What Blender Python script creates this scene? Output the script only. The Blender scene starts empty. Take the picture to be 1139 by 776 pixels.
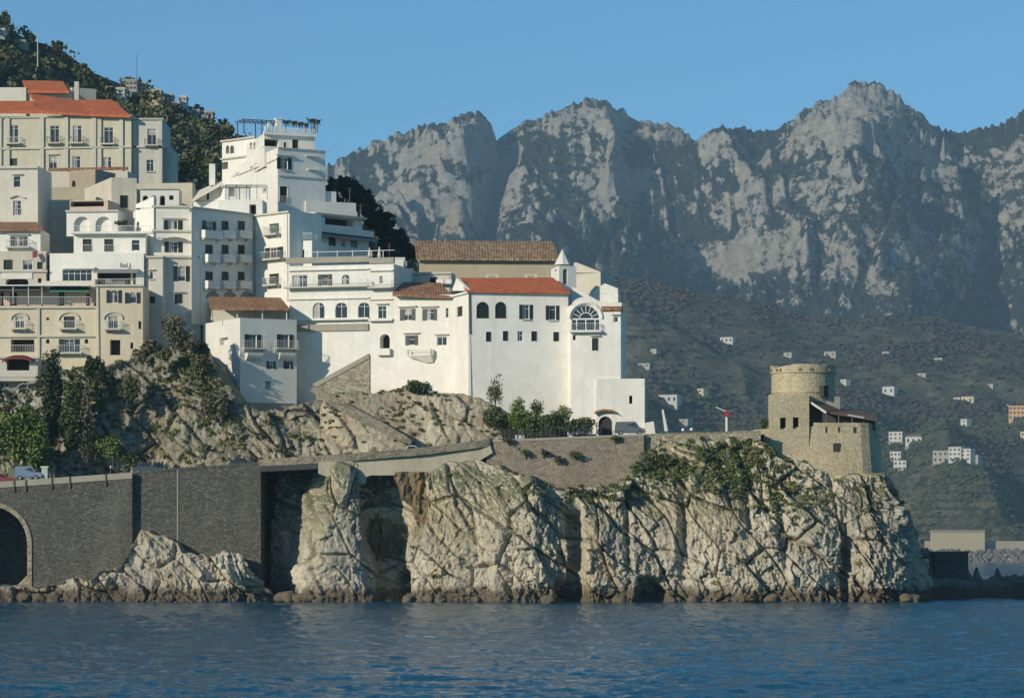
EXPO = 0.10
HAZE = 0.000065
HAZECOL = (.52, .79, 1, 1)
SKYTINT = (.66, 1.06, 1.09, 1)
import bpy, math, random
import numpy as np
from mathutils import Vector

scene = bpy.context.scene
COL = scene.collection
rng = np.random.default_rng(7)
random.seed(7)

# ------------------------------------------------------------------ picture -> world
F, CX, HY, CZ = 3500.0, 569.5, 618.0, 5.7        # focal length (px), centre column, horizon row, eye height (m)
def P(px, py, Y): return np.array(((px-CX)/F*Y, Y, CZ-(py-HY)/F*Y))
def XY(px, Y): return np.array(((px-CX)/F*Y, Y))
def ZZ(py, Y): return CZ-(py-HY)/F*Y

# ------------------------------------------------------------------ noise
def _hash(ix, iy, iz, seed):
    M32 = np.int64(0xffffffff)
    h = (ix*np.int64(374761393) + iy*np.int64(668265263) + iz*np.int64(1274126177) + np.int64(seed)*np.int64(974711)) & M32
    h = ((h ^ (h >> 13))*np.int64(1274126177)) & M32
    h = ((h ^ (h >> 16))*np.int64(668265263)) & M32
    return ((h ^ (h >> 15)) & np.int64(0xffffff)).astype(np.float64)/float(0xffffff)
def vn(x, y, z=0.0, seed=0):
    x, y, z = np.broadcast_arrays(np.asarray(x, float), np.asarray(y, float), np.asarray(z, float))
    ix, iy, iz = np.floor(x).astype(np.int64), np.floor(y).astype(np.int64), np.floor(z).astype(np.int64)
    fx, fy, fz = x-ix, y-iy, z-iz
    s = lambda t: t*t*t*(t*(t*6-15)+10)
    fx, fy, fz = s(fx), s(fy), s(fz)
    r = 0
    for a in (0, 1):
        for b in (0, 1):
            for c in (0, 1):
                w = (fx if a else 1-fx)*(fy if b else 1-fy)*(fz if c else 1-fz)
                r = r + w*_hash(ix+a, iy+b, iz+c, seed)
    return r*2-1
def fbm(x, y, z=0.0, o=4, seed=0, g=.5):
    r, a, f = 0, 1.0, 1.0
    for i in range(o):
        r = r + a*vn(np.asarray(x)*f, np.asarray(y)*f, np.asarray(z)*f, seed+i*17); a *= g; f *= 2.03
    return r
def ridged(x, y, z=0.0, o=4, seed=0, g=.5):
    r, a, f, w = 0, 1.0, 1.0, 1.0
    for i in range(o):
        n = 1-np.abs(vn(np.asarray(x)*f, np.asarray(y)*f, np.asarray(z)*f, seed+i*31))
        n = n*n*w; r = r + a*n; w = np.clip(n*1.6, 0, 1); a *= g; f *= 2.1
    return r
def sstep(a, b, x):
    t = np.clip((np.asarray(x, float)-a)/(b-a), 0, 1); return t*t*(3-2*t)
def interp(x, pts):
    pts = np.array(pts, float); return np.interp(x, pts[:, 0], pts[:, 1])

# ------------------------------------------------------------------ objects
def np_mesh(name, V, Q, mat, parent=None, smooth=False, attrs=None):
    V = np.asarray(V, np.float32); Q = np.asarray(Q, np.int32); k = Q.shape[1]
    me = bpy.data.meshes.new(name)
    me.vertices.add(len(V)); me.vertices.foreach_set('co', V.ravel())
    me.loops.add(Q.size); me.loops.foreach_set('vertex_index', Q.ravel())
    me.polygons.add(len(Q)); me.polygons.foreach_set('loop_start', np.arange(0, Q.size, k, dtype=np.int32))
    if smooth: me.polygons.foreach_set('use_smooth', np.ones(len(Q), bool))
    me.update(calc_edges=True); me.validate()
    for an, av in (attrs or {}).items():
        at = me.attributes.new(an, 'FLOAT', 'POINT'); at.data.foreach_set('value', np.asarray(av, np.float32).ravel())
    me.materials.append(mat)
    o = bpy.data.objects.new(name, me); COL.objects.link(o)
    if parent is not None: o.parent = parent
    return o
def grid_quads(ny, nx):
    i = np.arange(ny-1)[:, None]*nx+np.arange(nx-1)[None, :]
    return np.stack((i, i+1, i+nx+1, i+nx), -1).reshape(-1, 4)

class MB:
    def __init__(s, org=(0, 0, 0)): s.v = []; s.f = []; s.o = np.asarray(org, float)
    def poly(s, pts):
        b = len(s.v); s.v += [tuple(np.asarray(p, float)-s.o) for p in pts]; s.f.append(tuple(range(b, b+len(pts))))
    def hexa(s, p):           # 8 corners: bottom 4 then top 4, same order
        b = len(s.v); s.v += [tuple(np.asarray(q, float)-s.o) for q in p]
        for f in ((3, 2, 1, 0), (4, 5, 6, 7), (0, 1, 5, 4), (1, 2, 6, 5), (2, 3, 7, 6), (3, 0, 4, 7)): s.f.append(tuple(b+i for i in f))
    def box(s, x0, x1, y0, y1, z0, z1):
        s.hexa([(x0, y0, z0), (x1, y0, z0), (x1, y1, z0), (x0, y1, z0), (x0, y0, z1), (x1, y0, z1), (x1, y1, z1), (x0, y1, z1)])
    def slab(s, pts, t):      # polygon thickened downwards
        pts = [np.asarray(p, float) for p in pts]; n = len(pts); low = [p-np.array((0, 0, t)) for p in pts]
        s.poly(pts); s.poly(low[::-1])
        for i in range(n): s.poly([pts[i], low[i], low[(i+1) % n], pts[(i+1) % n]])
    def prism(s, xy, z0, z1):
        n = len(xy); lo = [(x, y, z0) for x, y in xy]; hi = [(x, y, z1) for x, y in xy]
        s.poly(hi); s.poly(lo[::-1])
        for i in range(n): s.poly([lo[i], lo[(i+1) % n], hi[(i+1) % n], hi[i]])
    def tube(s, a, b, r0, r1=None, n=6):
        a, b = Vector(a), Vector(b); r1 = r0 if r1 is None else r1
        d = (b-a).normalized(); u = d.orthogonal().normalized(); w = d.cross(u)
        A = [a+(u*math.cos(t)+w*math.sin(t))*r0 for t in [2*math.pi*i/n for i in range(n)]]
        B = [b+(u*math.cos(t)+w*math.sin(t))*r1 for t in [2*math.pi*i/n for i in range(n)]]
        for i in range(n): s.poly([A[i], A[(i+1) % n], B[(i+1) % n], B[i]])
        s.poly(A[::-1]); s.poly(B)
    def lathe(s, c, prof, n=24):  # prof: (r, z) from bottom to top
        c = np.asarray(c, float); rings = []
        for r, z in prof: rings.append([c+np.array((r*math.cos(2*math.pi*i/n), r*math.sin(2*math.pi*i/n), z)) for i in range(n)])
        for a, b in zip(rings, rings[1:]):
            for i in range(n): s.poly([a[i], a[(i+1) % n], b[(i+1) % n], b[i]])
        s.poly(rings[0][::-1]); s.poly(rings[-1])
    def build(s, name, mat, parent=None, smooth=False):
        me = bpy.data.meshes.new(name); me.from_pydata(s.v, [], s.f); me.update()
        if smooth:
            for p in me.polygons: p.use_smooth = True
        me.materials.append(mat)
        o = bpy.data.objects.new(name, me); COL.objects.link(o)
        if parent is not None: o.parent = parent
        return o

def tag(o, label=None, cat=None, group=None, kind=None):
    if label: o['label'] = label
    if cat: o['category'] = cat
    if group: o['group'] = group
    if kind: o['kind'] = kind
    return o
def thing(name, label, cat, loc, group=None):
    o = bpy.data.objects.new(name, None); COL.objects.link(o); o.location = loc; o.empty_display_size = .5
    return tag(o, label, cat, group)
def org(root): return np.array(root.location)

# ------------------------------------------------------------------ materials
def _nodes(name):
    m = bpy.data.materials.new(name); m.use_nodes = True; nt = m.node_tree
    return m, nt, nt.nodes['Principled BSDF']
def N(nt, kind, **kw):
    n = nt.nodes.new(kind)
    for k, v in kw.items():
        if k in n.inputs: n.inputs[k].default_value = v
        else: setattr(n, k, v)
    return n
def L(nt, a, b): nt.links.new(a, b)
def pos(nt, scale=(1, 1, 1)):
    g = N(nt, 'ShaderNodeNewGeometry'); m = N(nt, 'ShaderNodeMapping'); m.inputs['Scale'].default_value = scale
    L(nt, g.outputs['Position'], m.inputs['Vector']); return m.outputs['Vector']
def noise(nt, vec, scale, detail=5, rough=.6, dist=0):
    n = N(nt, 'ShaderNodeTexNoise', Scale=scale, Detail=detail, Roughness=rough, Distortion=dist); L(nt, vec, n.inputs['Vector']); return n.outputs['Fac']
def ramp(nt, fac, stops):
    r = N(nt, 'ShaderNodeValToRGB'); e = r.color_ramp.elements
    while len(e) < len(stops): e.new(.5)
    for el, (p, c) in zip(e, stops): el.position = p; el.color = (*c, 1) if len(c) == 3 else c
    L(nt, fac, r.inputs['Fac']); return r.outputs['Color']
def mix(nt, fac, a, b, mode='MIX'):
    m = N(nt, 'ShaderNodeMix', data_type='RGBA', blend_type=mode)
    for sock, v in ((m.inputs['Factor'], fac), (m.inputs['A'], a), (m.inputs['B'], b)):
        pass
    fs = [i for i in m.inputs if i.name == 'Factor' and i.type == 'VALUE'][0]
    As = [i for i in m.inputs if i.name == 'A' and i.type == 'RGBA'][0]; Bs = [i for i in m.inputs if i.name == 'B' and i.type == 'RGBA'][0]
    for s, v in ((fs, fac), (As, a), (Bs, b)):
        if isinstance(v, (int, float)): s.default_value = v
        elif isinstance(v, tuple): s.default_value = (*v, 1)
        else: L(nt, v, s)
    return [o for o in m.outputs if o.type == 'RGBA'][0]
def bump(nt, bs, h, strength=.5, dist=.1):
    b = N(nt, 'ShaderNodeBump', Strength=strength, Distance=dist); L(nt, h, b.inputs['Height']); L(nt, b.outputs['Normal'], bs.inputs['Normal'])
def scl(c, k): return tuple(min(1, x*k) for x in c)

def plaster(name, col, stain=None, amt=.35, rough=.9, streak=.5):
    m, nt, bs = _nodes(name); stain = stain or scl(col, .6)
    big = noise(nt, pos(nt, (1, 1, .5)), .16, 6, .65)
    st = noise(nt, pos(nt, (1, 1, .08)), 1.1, 5, .7)
    c = mix(nt, ramp(nt, big, [(.42, (0, 0, 0)), (.8, (amt, amt, amt))]), col, stain)
    c = mix(nt, ramp(nt, st, [(.5, (0, 0, 0)), (.85, (streak*amt*1.6,)*3)]), c, scl(stain, .8))
    pa_ = noise(nt, pos(nt, (1, 1, 1.4)), .42, 4, .55); c = mix(nt, ramp(nt, pa_, [(.46, (0, 0, 0)), (.56, (.5, .5, .5))]), c, scl(col, .86))
    pb_ = noise(nt, pos(nt, (1.3, 1.3, .8)), .9, 3, .5); c = mix(nt, ramp(nt, pb_, [(.60, (0, 0, 0)), (.64, (.35, .35, .35))]), c, scl(col, 1.12))
    fine = noise(nt, pos(nt), 5, 3)
    c = mix(nt, .12, c, ramp(nt, fine, [(.3, scl(col, .6)), (.7, scl(col, 1.15))]))
    L(nt, c, bs.inputs['Base Color']); bs.inputs['Roughness'].default_value = rough
    bump(nt, bs, noise(nt, pos(nt), 2.5, 6, .7), .3, .06); return m
def plain(name, col, rough=.6, metal=0., var=.15):
    m, nt, bs = _nodes(name)
    f = noise(nt, pos(nt), 3, 4)
    L(nt, ramp(nt, f, [(.3, scl(col, 1-var)), (.7, scl(col, 1+var))]), bs.inputs['Base Color'])
    bs.inputs['Roughness'].default_value = rough; bs.inputs['Metallic'].default_value = metal; return m
def masonry(name, cols, scale=1.6, rough=.95, moss=None, flat=1.8, bstr=.7):
    m, nt, bs = _nodes(name); v = pos(nt, (1, 1, flat))
    vo = N(nt, 'ShaderNodeTexVoronoi', Scale=scale, Randomness=.9); L(nt, v, vo.inputs['Vector'])
    sep = N(nt, 'ShaderNodeSeparateColor'); L(nt, vo.outputs['Color'], sep.inputs['Color'])
    c = ramp(nt, sep.outputs['Red'], [(i/(len(cols)-1), q) for i, q in enumerate(cols)])
    big = noise(nt, pos(nt, (1, 1, .4)), .2, 8, .75)
    c = mix(nt, ramp(nt, big, [(.4, (0, 0, 0)), (.7, (.7, .7, .7))]), c, moss or scl(cols[0], .7))
    b2 = noise(nt, pos(nt, (1.2, 1.2, .5)), .13, 7, .75); c = mix(nt, ramp(nt, b2, [(.5, (0, 0, 0)), (.66, (.6, .6, .6))]), c, scl(cols[-1], .95))
    ed = N(nt, 'ShaderNodeTexVoronoi', Scale=scale, Randomness=.9, feature='DISTANCE_TO_EDGE'); L(nt, v, ed.inputs['Vector'])
    L(nt, c, bs.inputs['Base Color']); bs.inputs['Roughness'].default_value = rough
    bump(nt, bs, ramp(nt, ed.outputs['Distance'], [(0, (0, 0, 0)), (.12, (1, 1, 1))]), bstr, .12); return m
def tiles(name, c1, c2, c3, along='x', pitch=.3, bs_=.9):
    m, nt, bs = _nodes(name)
    w = N(nt, 'ShaderNodeTexWave', Scale=1/pitch/2/math.pi*3.14, Distortion=.3); w.bands_direction = 'X'
    L(nt, pos(nt), w.inputs['Vector'])
    vo = N(nt, 'ShaderNodeTexVoronoi', Scale=2.6); L(nt, pos(nt, (1.2, .8, .8)), vo.inputs['Vector'])
    sep = N(nt, 'ShaderNodeSeparateColor'); L(nt, vo.outputs['Color'], sep.inputs['Color'])
    c = ramp(nt, sep.outputs['Red'], [(0, c1), (.5, c2), (1, c3)])
    c = mix(nt, ramp(nt, noise(nt, pos(nt), .35, 5, .7), [(.45, (0, 0, 0)), (.75, (.5, .5, .5))]), c, scl(c1, .7))
    L(nt, c, bs.inputs['Base Color']); bs.inputs['Roughness'].default_value = .85
    bump(nt, bs, w.outputs['Fac'], bs_, .12); return m
def leafmat(name, cols, rough=.7, trans=.0):
    m, nt, bs = _nodes(name); g = N(nt, 'ShaderNodeNewGeometry')
    c = ramp(nt, g.outputs['Random Per Island'], [(i/(len(cols)-1), q) for i, q in enumerate(cols)])
    big = noise(nt, pos(nt), .35, 3)
    c = mix(nt, ramp(nt, big, [(.35, (0, 0, 0)), (.65, (.45, .45, .45))]), c, scl(cols[-1], 1.1))
    L(nt, c, bs.inputs['Base Color']); bs.inputs['Roughness'].default_value = rough
    bs.inputs['Specular IOR Level'].default_value = .25; return m

WHITE = plaster('white_plaster', (.80, .77, .69), (.52, .48, .38), .6)
WHITE2 = plaster('aged_white_plaster', (.72, .70, .63), (.42, .40, .34), .45)
CREAM = plaster('cream_plaster', (.63, .55, .40), (.36, .30, .20), .5)
PALE = plaster('pale_plaster', (.68, .63, .53), (.40, .36, .28), .5)
BEIGE = plaster('beige_plaster', (.60, .55, .44), (.36, .26, .20), .6)
GREYB = plaster('grey_beige_plaster', (.58, .55, .47), (.34, .32, .26), .6)
YELLOW = plaster('ochre_plaster', (.57, .52, .39), (.40, .37, .29), .7)
PINK = plaster('pink_plaster', (.60, .46, .36), (.44, .35, .27), .4)
TAN = plaster('tan_plaster', (.40, .34, .24), (.26, .23, .16), .6)
CONC = plaster('weathered_concrete', (.36, .33, .26), (.20, .19, .15), .6)
TRIM = plaster('stone_trim', (.55, .52, .44), (.35, .33, .27), .4)
FRAME = plain('white_painted_wood', (.72, .71, .67), .5)
SHUT = plain('dark_green_shutter', (.010, .018, .014), .5)
BLIND = plain('green_blind', (.035, .085, .045), .6)
IRON = plain('wrought_iron', (.10, .10, .10), .5, .6)
RAILW = plain('white_railing', (.62, .62, .60), .5)
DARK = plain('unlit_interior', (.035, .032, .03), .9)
REDAWN = plain('red_awning_cloth', (.22, .03, .035), .8)
GRNAWN = plain('green_awning_cloth', (.05, .20, .13), .8)
BLUAWN = plain('blue_awning_cloth', (.16, .22, .34), .8)
GRYAWN = plain('grey_awning_cloth', (.22, .23, .23), .8)
WOOD = plain('weathered_wood', (.13, .09, .06), .8, 0, .35)
REDTILE = tiles('red_roof_tiles', (.42, .095, .035), (.50, .13, .045), (.54, .165, .06), 'x', .3, .15)
OLDTILE = tiles('old_roof_tiles', (.20, .12, .07), (.33, .21, .12), (.46, .33, .20), 'x', .34)
MIXTILE = tiles('mixed_roof_tiles', (.26, .11, .06), (.36, .18, .09), (.44, .28, .16), 'x', .34)
def glassmat():
    m, nt, bs = _nodes('window_glass')
    bs.inputs['Base Color'].default_value = (.03, .034, .038, 1); bs.inputs['Roughness'].default_value = .12
    bs.inputs['Specular IOR Level'].default_value = .45; return m
GLASS = glassmat(); CURTAIN = plain('curtain_cloth', (.34, .33, .31), .8, 0, .3)
DARKWALL = masonry('dark_rubble_masonry', [(.07, .066, .055), (.10, .095, .08), (.125, .12, .10), (.19, .18, .145)], 3.0, .95, (.085, .085, .065))
BEIGEWALL = masonry('beige_rubble_masonry', [(.22, .18, .12), (.34, .29, .20), (.42, .37, .26), (.50, .45, .33)], 2.0, .95, (.26, .23, .14))
TOWERWALL = masonry('tower_rubble_masonry', [(.40, .33, .205), (.49, .41, .265), (.53, .45, .295), (.58, .50, .335)], 2.4, .95, (.31, .26, .15), 1.6, .55)
ASPH = plain('asphalt', (.055, .055, .055), .9)
# ------------------------------------------------------------------ facades
class Fac:
    def __init__(s, A, B):
        s.A = np.asarray(A, float); s.B = np.asarray(B, float); d = s.B-s.A; s.L = float(np.hypot(*d)); s.u = d/s.L
        s.n = np.array((s.u[1], -s.u[0]))
    def hit(s, px):
        k = (px-CX)/F; t = (k*s.A[1]-s.A[0])/(s.u[0]-k*s.u[1]); return t, s.A[1]+s.u[1]*t
    def sz(s, px, py): t, Y = s.hit(px); return t, ZZ(py, Y)
    def pt(s, t, z, d=0.):
        q = s.A+s.u*t+s.n*d; return np.array((q[0], q[1], z))
    def box(s, mb, t0, t1, z0, z1, d0, d1):
        mb.hexa([s.pt(t0, z0, d1), s.pt(t1, z0, d1), s.pt(t1, z0, d0), s.pt(t0, z0, d0), s.pt(t0, z1, d1), s.pt(t1, z1, d1), s.pt(t1, z1, d0), s.pt(t0, z1, d0)])

def arc_pts(t0, t1, zs, rise, n=10):
    c, r = (t0+t1)/2, (t1-t0)/2
    return [(c-r*math.cos(math.pi*i/n), zs+rise*math.sin(math.pi*i/n)) for i in range(n+1)]

def wall_face(mb, fac, t0, t1, z0, z1, holes):
    ts = sorted({t0, t1, *[min(max(h[i], t0), t1) for h in holes for i in (0, 1)]})
    zs = sorted({z0, z1, *[min(max(h[i], z0), z1) for h in holes for i in (2, 3)]})
    for a, b in zip(ts, ts[1:]):
        if b-a < 1e-6: continue
        for c, d in zip(zs, zs[1:]):
            if d-c < 1e-6: continue
            m, k = (a+b)/2, (c+d)/2
            if any(h[0] < m < h[1] and h[2] < k < h[3] for h in holes): continue
            mb.poly([fac.pt(a, c), fac.pt(b, c), fac.pt(b, d), fac.pt(a, d)])
    for h in holes:
        a, b, c, d, dep, rise = h
        mb.poly([fac.pt(a, c), fac.pt(b, c), fac.pt(b, c, -dep), fac.pt(a, c, -dep)])
        zt = d-rise if rise else d
        mb.poly([fac.pt(a, c), fac.pt(a, c, -dep), fac.pt(a, zt, -dep), fac.pt(a, zt)])
        mb.poly([fac.pt(b, c), fac.pt(b, zt), fac.pt(b, zt, -dep), fac.pt(b, c, -dep)])
        if rise:
            ap = arc_pts(a, b, zt, rise)
            for (ta, za), (tb, zb) in zip(ap, ap[1:]):
                corner = fac.pt(a, d) if (ta+tb)/2 < (a+b)/2 else fac.pt(b, d)
                mb.poly([corner, fac.pt(ta, za), fac.pt(tb, zb)])
                mb.poly([fac.pt(ta, za), fac.pt(ta, za, -dep), fac.pt(tb, zb, -dep), fac.pt(tb, zb)])
            m = (a+b)/2; mb.poly([fac.pt(a, d), fac.pt(m, d), fac.pt(b, d)])
        else:
            mb.poly([fac.pt(a, d), fac.pt(b, d), fac.pt(b, d, -dep), fac.pt(a, d, -dep)])

def rail(mb, fac, t0, t1, z0, z1, d0, d1, step=.22, bar=.025):
    """railing round a balcony: front at d1, sides back to d0"""
    fac.box(mb, t0, t1, z1-.05, z1, d1-.05, d1)
    for t in (t0, t1-.05): fac.box(mb, t, t+.05, z1-.05, z1, d0, d1-.05)
    n = max(2, int((t1-t0)/step))
    for i in range(n+1):
        t = t0+(t1-t0-bar)*i/n; fac.box(mb, t, t+bar, z0, z1-.05, d1-.04, d1-.04+bar)
    if d1-d0 > .3:
        for k in range(1, 4):
            d = d0+(d1-d0)*k/4
            for t in (t0, t1-bar): fac.box(mb, t, t+bar, z0, z1-.05, d, d+bar)

def window(fac, root, spec, wallmat):
    cx, cy, w, h, code = spec[:5]
    t0, _ = fac.sz(cx-w/2, cy); t1, _ = fac.sz(cx+w/2, cy); _, Yc = fac.hit(cx)
    za, zb = ZZ(cy+h/2, Yc), ZZ(cy-h/2, Yc); o = org(root); M_ = lambda: MB(o)
    T0, T1 = t0, t1
    kind = code[0]; fl = code[1:]
    if 'p' in fl: za -= .75
    if kind == 'S':
        q = (t1-t0)*.25; t0, t1 = t0+q, t1-q
    dep = .38 if 'x' in fl else {'D': 1.6, 'N': .7}.get(kind, .22)
    rise = (t1-t0)/2 if 'a' in fl else 0
    if rise > (zb-za)*.6: rise = (zb-za)*.35
    hole = (t0, t1, za, zb, dep, rise)
    wn = None
    if kind in 'GSRF':
        mb = M_(); e = .07 if t1-t0 < 1.2 else .09
        fac.box(mb, t0, t0+e, za, zb, -dep+.002, -dep+.08); fac.box(mb, t1-e, t1, za, zb, -dep+.002, -dep+.08)
        fac.box(mb, t0+e, t1-e, za, za+e, -dep+.002, -dep+.08); fac.box(mb, t0+e, t1-e, zb-e, zb, -dep+.002, -dep+.08)
        n = max(1, int(round((t1-t0)/.75)))
        if t1-t0 < .55: n = 1
        if kind == 'F' :
            c, zs = (t0+t1)/2, zb-rise; R = (t1-t0)/2
            fac.box(mb, t0+e, t1-e, zs-.09, zs+.09, -dep+.002, -dep+.1)
            for r_ in (R*.45, R*.97):
                ap = [(c-r_*math.cos(math.pi*i/16), zs+r_*math.sin(math.pi*i/16)) for i in range(17)]
                for (a1, b1), (a2, b2) in zip(ap, ap[1:]): mb.tube(fac.pt(a1, b1, -dep+.05), fac.pt(a2, b2, -dep+.05), .07, n=4)
            for i in range(1, 8):
                a = math.pi*i/8; mb.tube(fac.pt(c-R*.45*math.cos(a), zs+R*.45*math.sin(a), -dep+.05), fac.pt(c-R*.97*math.cos(a), zs+R*.97*math.sin(a), -dep+.05), .06, n=4)
            for k in (-.33, 0, .33): fac.box(mb, c+k*2*R-.07, c+k*2*R+.07, za+e, zs-.09, -dep+.003, -dep+.1)
        else:
            for i in range(1, n+1 if n > 1 else 1):
                if i == n: break
                t = t0+(t1-t0)*i/n; fac.box(mb, t-.03, t+.03, za+e, zb-e, -dep+.003, -dep+.07)
            if zb-za > 1.3: fac.box(mb, t0+e, t1-e, zb-.55, zb-.5, -dep+.004, -dep+.065)
        wn = mb.build('window', FRAME, root)
        mb = M_(); mb.poly([fac.pt(t0+.01, za+.01, -dep+.03), fac.pt(t1-.01, za+.01, -dep+.03), fac.pt(t1-.01, zb-.01, -dep+.03), fac.pt(t0+.01, zb-.01, -dep+.03)])
        mb.build('pane', GLASS, wn)
        k = random.random()
        if kind != 'F' and k < .55:
            mb = M_(); w_ = t1-t0-2*e; q0, q1, z_ = (t0+e, t0+e+w_*(.3+.4*random.random()), za+e) if k < .3 else (t0+e, t1-e, zb-(zb-za)*(.25+.45*random.random()))
            fac.box(mb, q0, q1, z_, zb-e, -dep+.034, -dep+.042); mb.build('curtain', CURTAIN, wn)
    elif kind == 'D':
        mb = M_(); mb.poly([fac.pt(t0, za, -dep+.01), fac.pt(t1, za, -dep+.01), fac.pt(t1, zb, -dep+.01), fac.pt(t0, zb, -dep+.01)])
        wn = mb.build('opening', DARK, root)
    elif kind == 'N':
        mb = M_(); mb.poly([fac.pt(t0, za, -dep+.01), fac.pt(t1, za, -dep+.01), fac.pt(t1, zb, -dep+.01), fac.pt(t0, zb, -dep+.01)])
        wn = mb.build('niche', wallmat, root)
    if kind in 'SC':
        def leaf(mb, a, b, d0, d1):
            fac.box(mb, a, b, za, zb, d0, d1-.02)
            e = .07
            fac.box(mb, a, a+e, za, zb, d1-.02, d1); fac.box(mb, b-e, b, za, zb, d1-.02, d1)
            k = max(3, int((zb-za)/.14))
            for i in range(k): z = za+(zb-za)*(i+.2)/k; fac.box(mb, a+e, b-e, z, z+.07, d1-.02, d1-.004)
        mb1, mb2 = M_(), M_()
        if kind == 'S': leaf(mb1, T0, t0-.01, .004, .06); leaf(mb2, t1+.01, T1, .004, .06)
        else: m = (t0+t1)/2; leaf(mb1, t0+.004, m-.008, -dep+.02, -dep+.08); leaf(mb2, m+.008, t1-.004, -dep+.02, -dep+.08)
        if wn is None:
            mb = M_(); e = .05
            fac.box(mb, t0-e, t0, za-e, zb+e, .003, .03); fac.box(mb, t1, t1+e, za-e, zb+e, .003, .03)
            if not rise: fac.box(mb, t0, t1, zb, zb+e, .003, .03)
            mb2_ = mb; mb.poly([fac.pt(t0, za, -dep), fac.pt(t1, za, -dep), fac.pt(t1, zb, -dep), fac.pt(t0, zb, -dep)])
            wn = mb.build('window', wallmat, root)
        mb1.build('shutter', SHUT, wn); mb2.build('shutter', SHUT, wn)
    if kind == 'R':
        mb = M_(); fac.box(mb, t0+.02, t1-.02, zb-(zb-za)*.6, zb-.02, -dep+.1, -dep+.14); mb.build('blind', BLIND, wn)
    if 'h' in fl:
        mb = M_(); fac.box(mb, T0-.25, T1+.25, zb+.22, zb+.36, .003, .35); mb.build('hood', TRIM, root)
    if 'l' in fl:
        mb = M_(); fac.box(mb, t0-.15, t1+.15, za-.14, za-.002, .003, .22); mb.build('sill', TRIM, root)
    if 'A' in fl:
        mb = M_(); c = (t0+t1)/2; R = (t1-t0)*.95
        ap = [(c-R*math.cos(math.pi*i/12), zb-.35*R+R*.75*math.sin(math.pi*i/12)) for i in range(13)]
        for (a1, b1), (a2, b2) in zip(ap, ap[1:]): mb.tube(fac.pt(a1, b1, .08), fac.pt(a2, b2, .08), .14, n=6)
        mb.build('archivolt', TRIM, root)
    if 'r' in fl:
        mb = M_(); rail(mb, fac, T0-.05, T1+.05, za, za+.95, .003, .12); mb.build('railing', RAILW, wn)
    if 'b' in fl or 'p' in fl:
        mb = M_(); a, b = T0-.45, T1+.45; pr = 1.0
        fac.box(mb, a, b, za-.24, za-.02, .002, pr)
        for t in (a+.15, b-.37): mb.hexa([fac.pt(t, za-.55, .25), fac.pt(t+.22, za-.55, .25), fac.pt(t+.22, za-.55, .002), fac.pt(t, za-.55, .002), fac.pt(t, za-.24, .8), fac.pt(t+.22, za-.24, .8), fac.pt(t+.22, za-.24, .002), fac.pt(t, za-.24, .002)])
        if 'p' in fl:
            fac.box(mb, a, b, za-.02, za+.85, pr-.12, pr); fac.box(mb, a, a+.12, za-.02, za+.85, .002, pr-.12); fac.box(mb, b-.12, b, za-.02, za+.85, .002, pr-.12)
        bo = mb.build('balcony', wallmat if 'p' in fl else TRIM, root)
        if 'b' in fl:
            mb = M_(); rail(mb, fac, a+.03, b-.03, za-.02, za+.95, .01, pr-.03); mb.build('railing', IRON if 'k' in fl else RAILW, bo)
    return hole

def building(name, label, plan, yt, yb, mat, wins=(), back=8., cat='house', group=None, gables=(), cornice=None, cormat=None, Yref=None, root=None, capmat=None):
    """plan: visible wall line, (column, depth) left to right. wins: {segment: [window spec, ...]}"""
    pts = [XY(*p) for p in plan]; Yr = Yref or min(p[1] for p in plan); z1, z0 = ZZ(yt, Yr), ZZ(yb, Yr)
    c = np.mean(pts, axis=0)
    if root is None: root = thing(name, label, cat, (c[0], c[1], z0), group)
    mb = MB(org(root)); facs = []
    for i, (a, b) in enumerate(zip(pts, pts[1:])):
        f = Fac(a, b); facs.append(f)
        hs = [window(f, root, w, mat) for w in (dict(wins).get(i, []))]
        wall_face(mb, f, 0, f.L, z0, z1, hs)
    if len(pts) == 2:
        n = facs[0].n; ring = pts+[pts[1]-n*back, pts[0]-n*back]
    elif len(pts) == 3 and abs(facs[0].u[0]*facs[1].u[1]-facs[0].u[1]*facs[1].u[0]) < .25:
        f = Fac(pts[0], pts[2]); ring = pts+[pts[2]-f.n*back, pts[0]-f.n*back]
    elif len(pts) == 3: ring = pts+[pts[0]+pts[2]-pts[1]]
    else: ring = list(pts)
    for a, b in zip(ring[len(pts)-1:], ring[len(pts):]+[ring[0]]):
        mb.poly([(a[0], a[1], z0), (b[0], b[1], z0), (b[0], b[1], z1), (a[0], a[1], z1)])
    mb.poly([(p[0], p[1], z1) for p in ring])
    for seg, poly, th in gables:
        f = facs[seg]; q = [f.sz(*p) for p in poly]
        fr = [f.pt(t, z) for t, z in q]; bk = [f.pt(t, z, -th) for t, z in q]
        mb.poly(fr); mb.poly(bk[::-1])
        for i in range(len(q)): j = (i+1) % len(q); mb.poly([fr[i], bk[i], bk[j], fr[j]])
    mb.build('wall', mat, root)
    if cornice is not None:
        mb = MB(org(root))
        for f in facs:
            for ypx in cornice:
                z = ZZ(ypx, Yr); f.box(mb, -.12, f.L+.12, z-.16, z+.1, .004, .3)
        mb.build('cornice', cormat or TRIM, root)
    root['_'] = 0; del root['_']
    return root, facs

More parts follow.
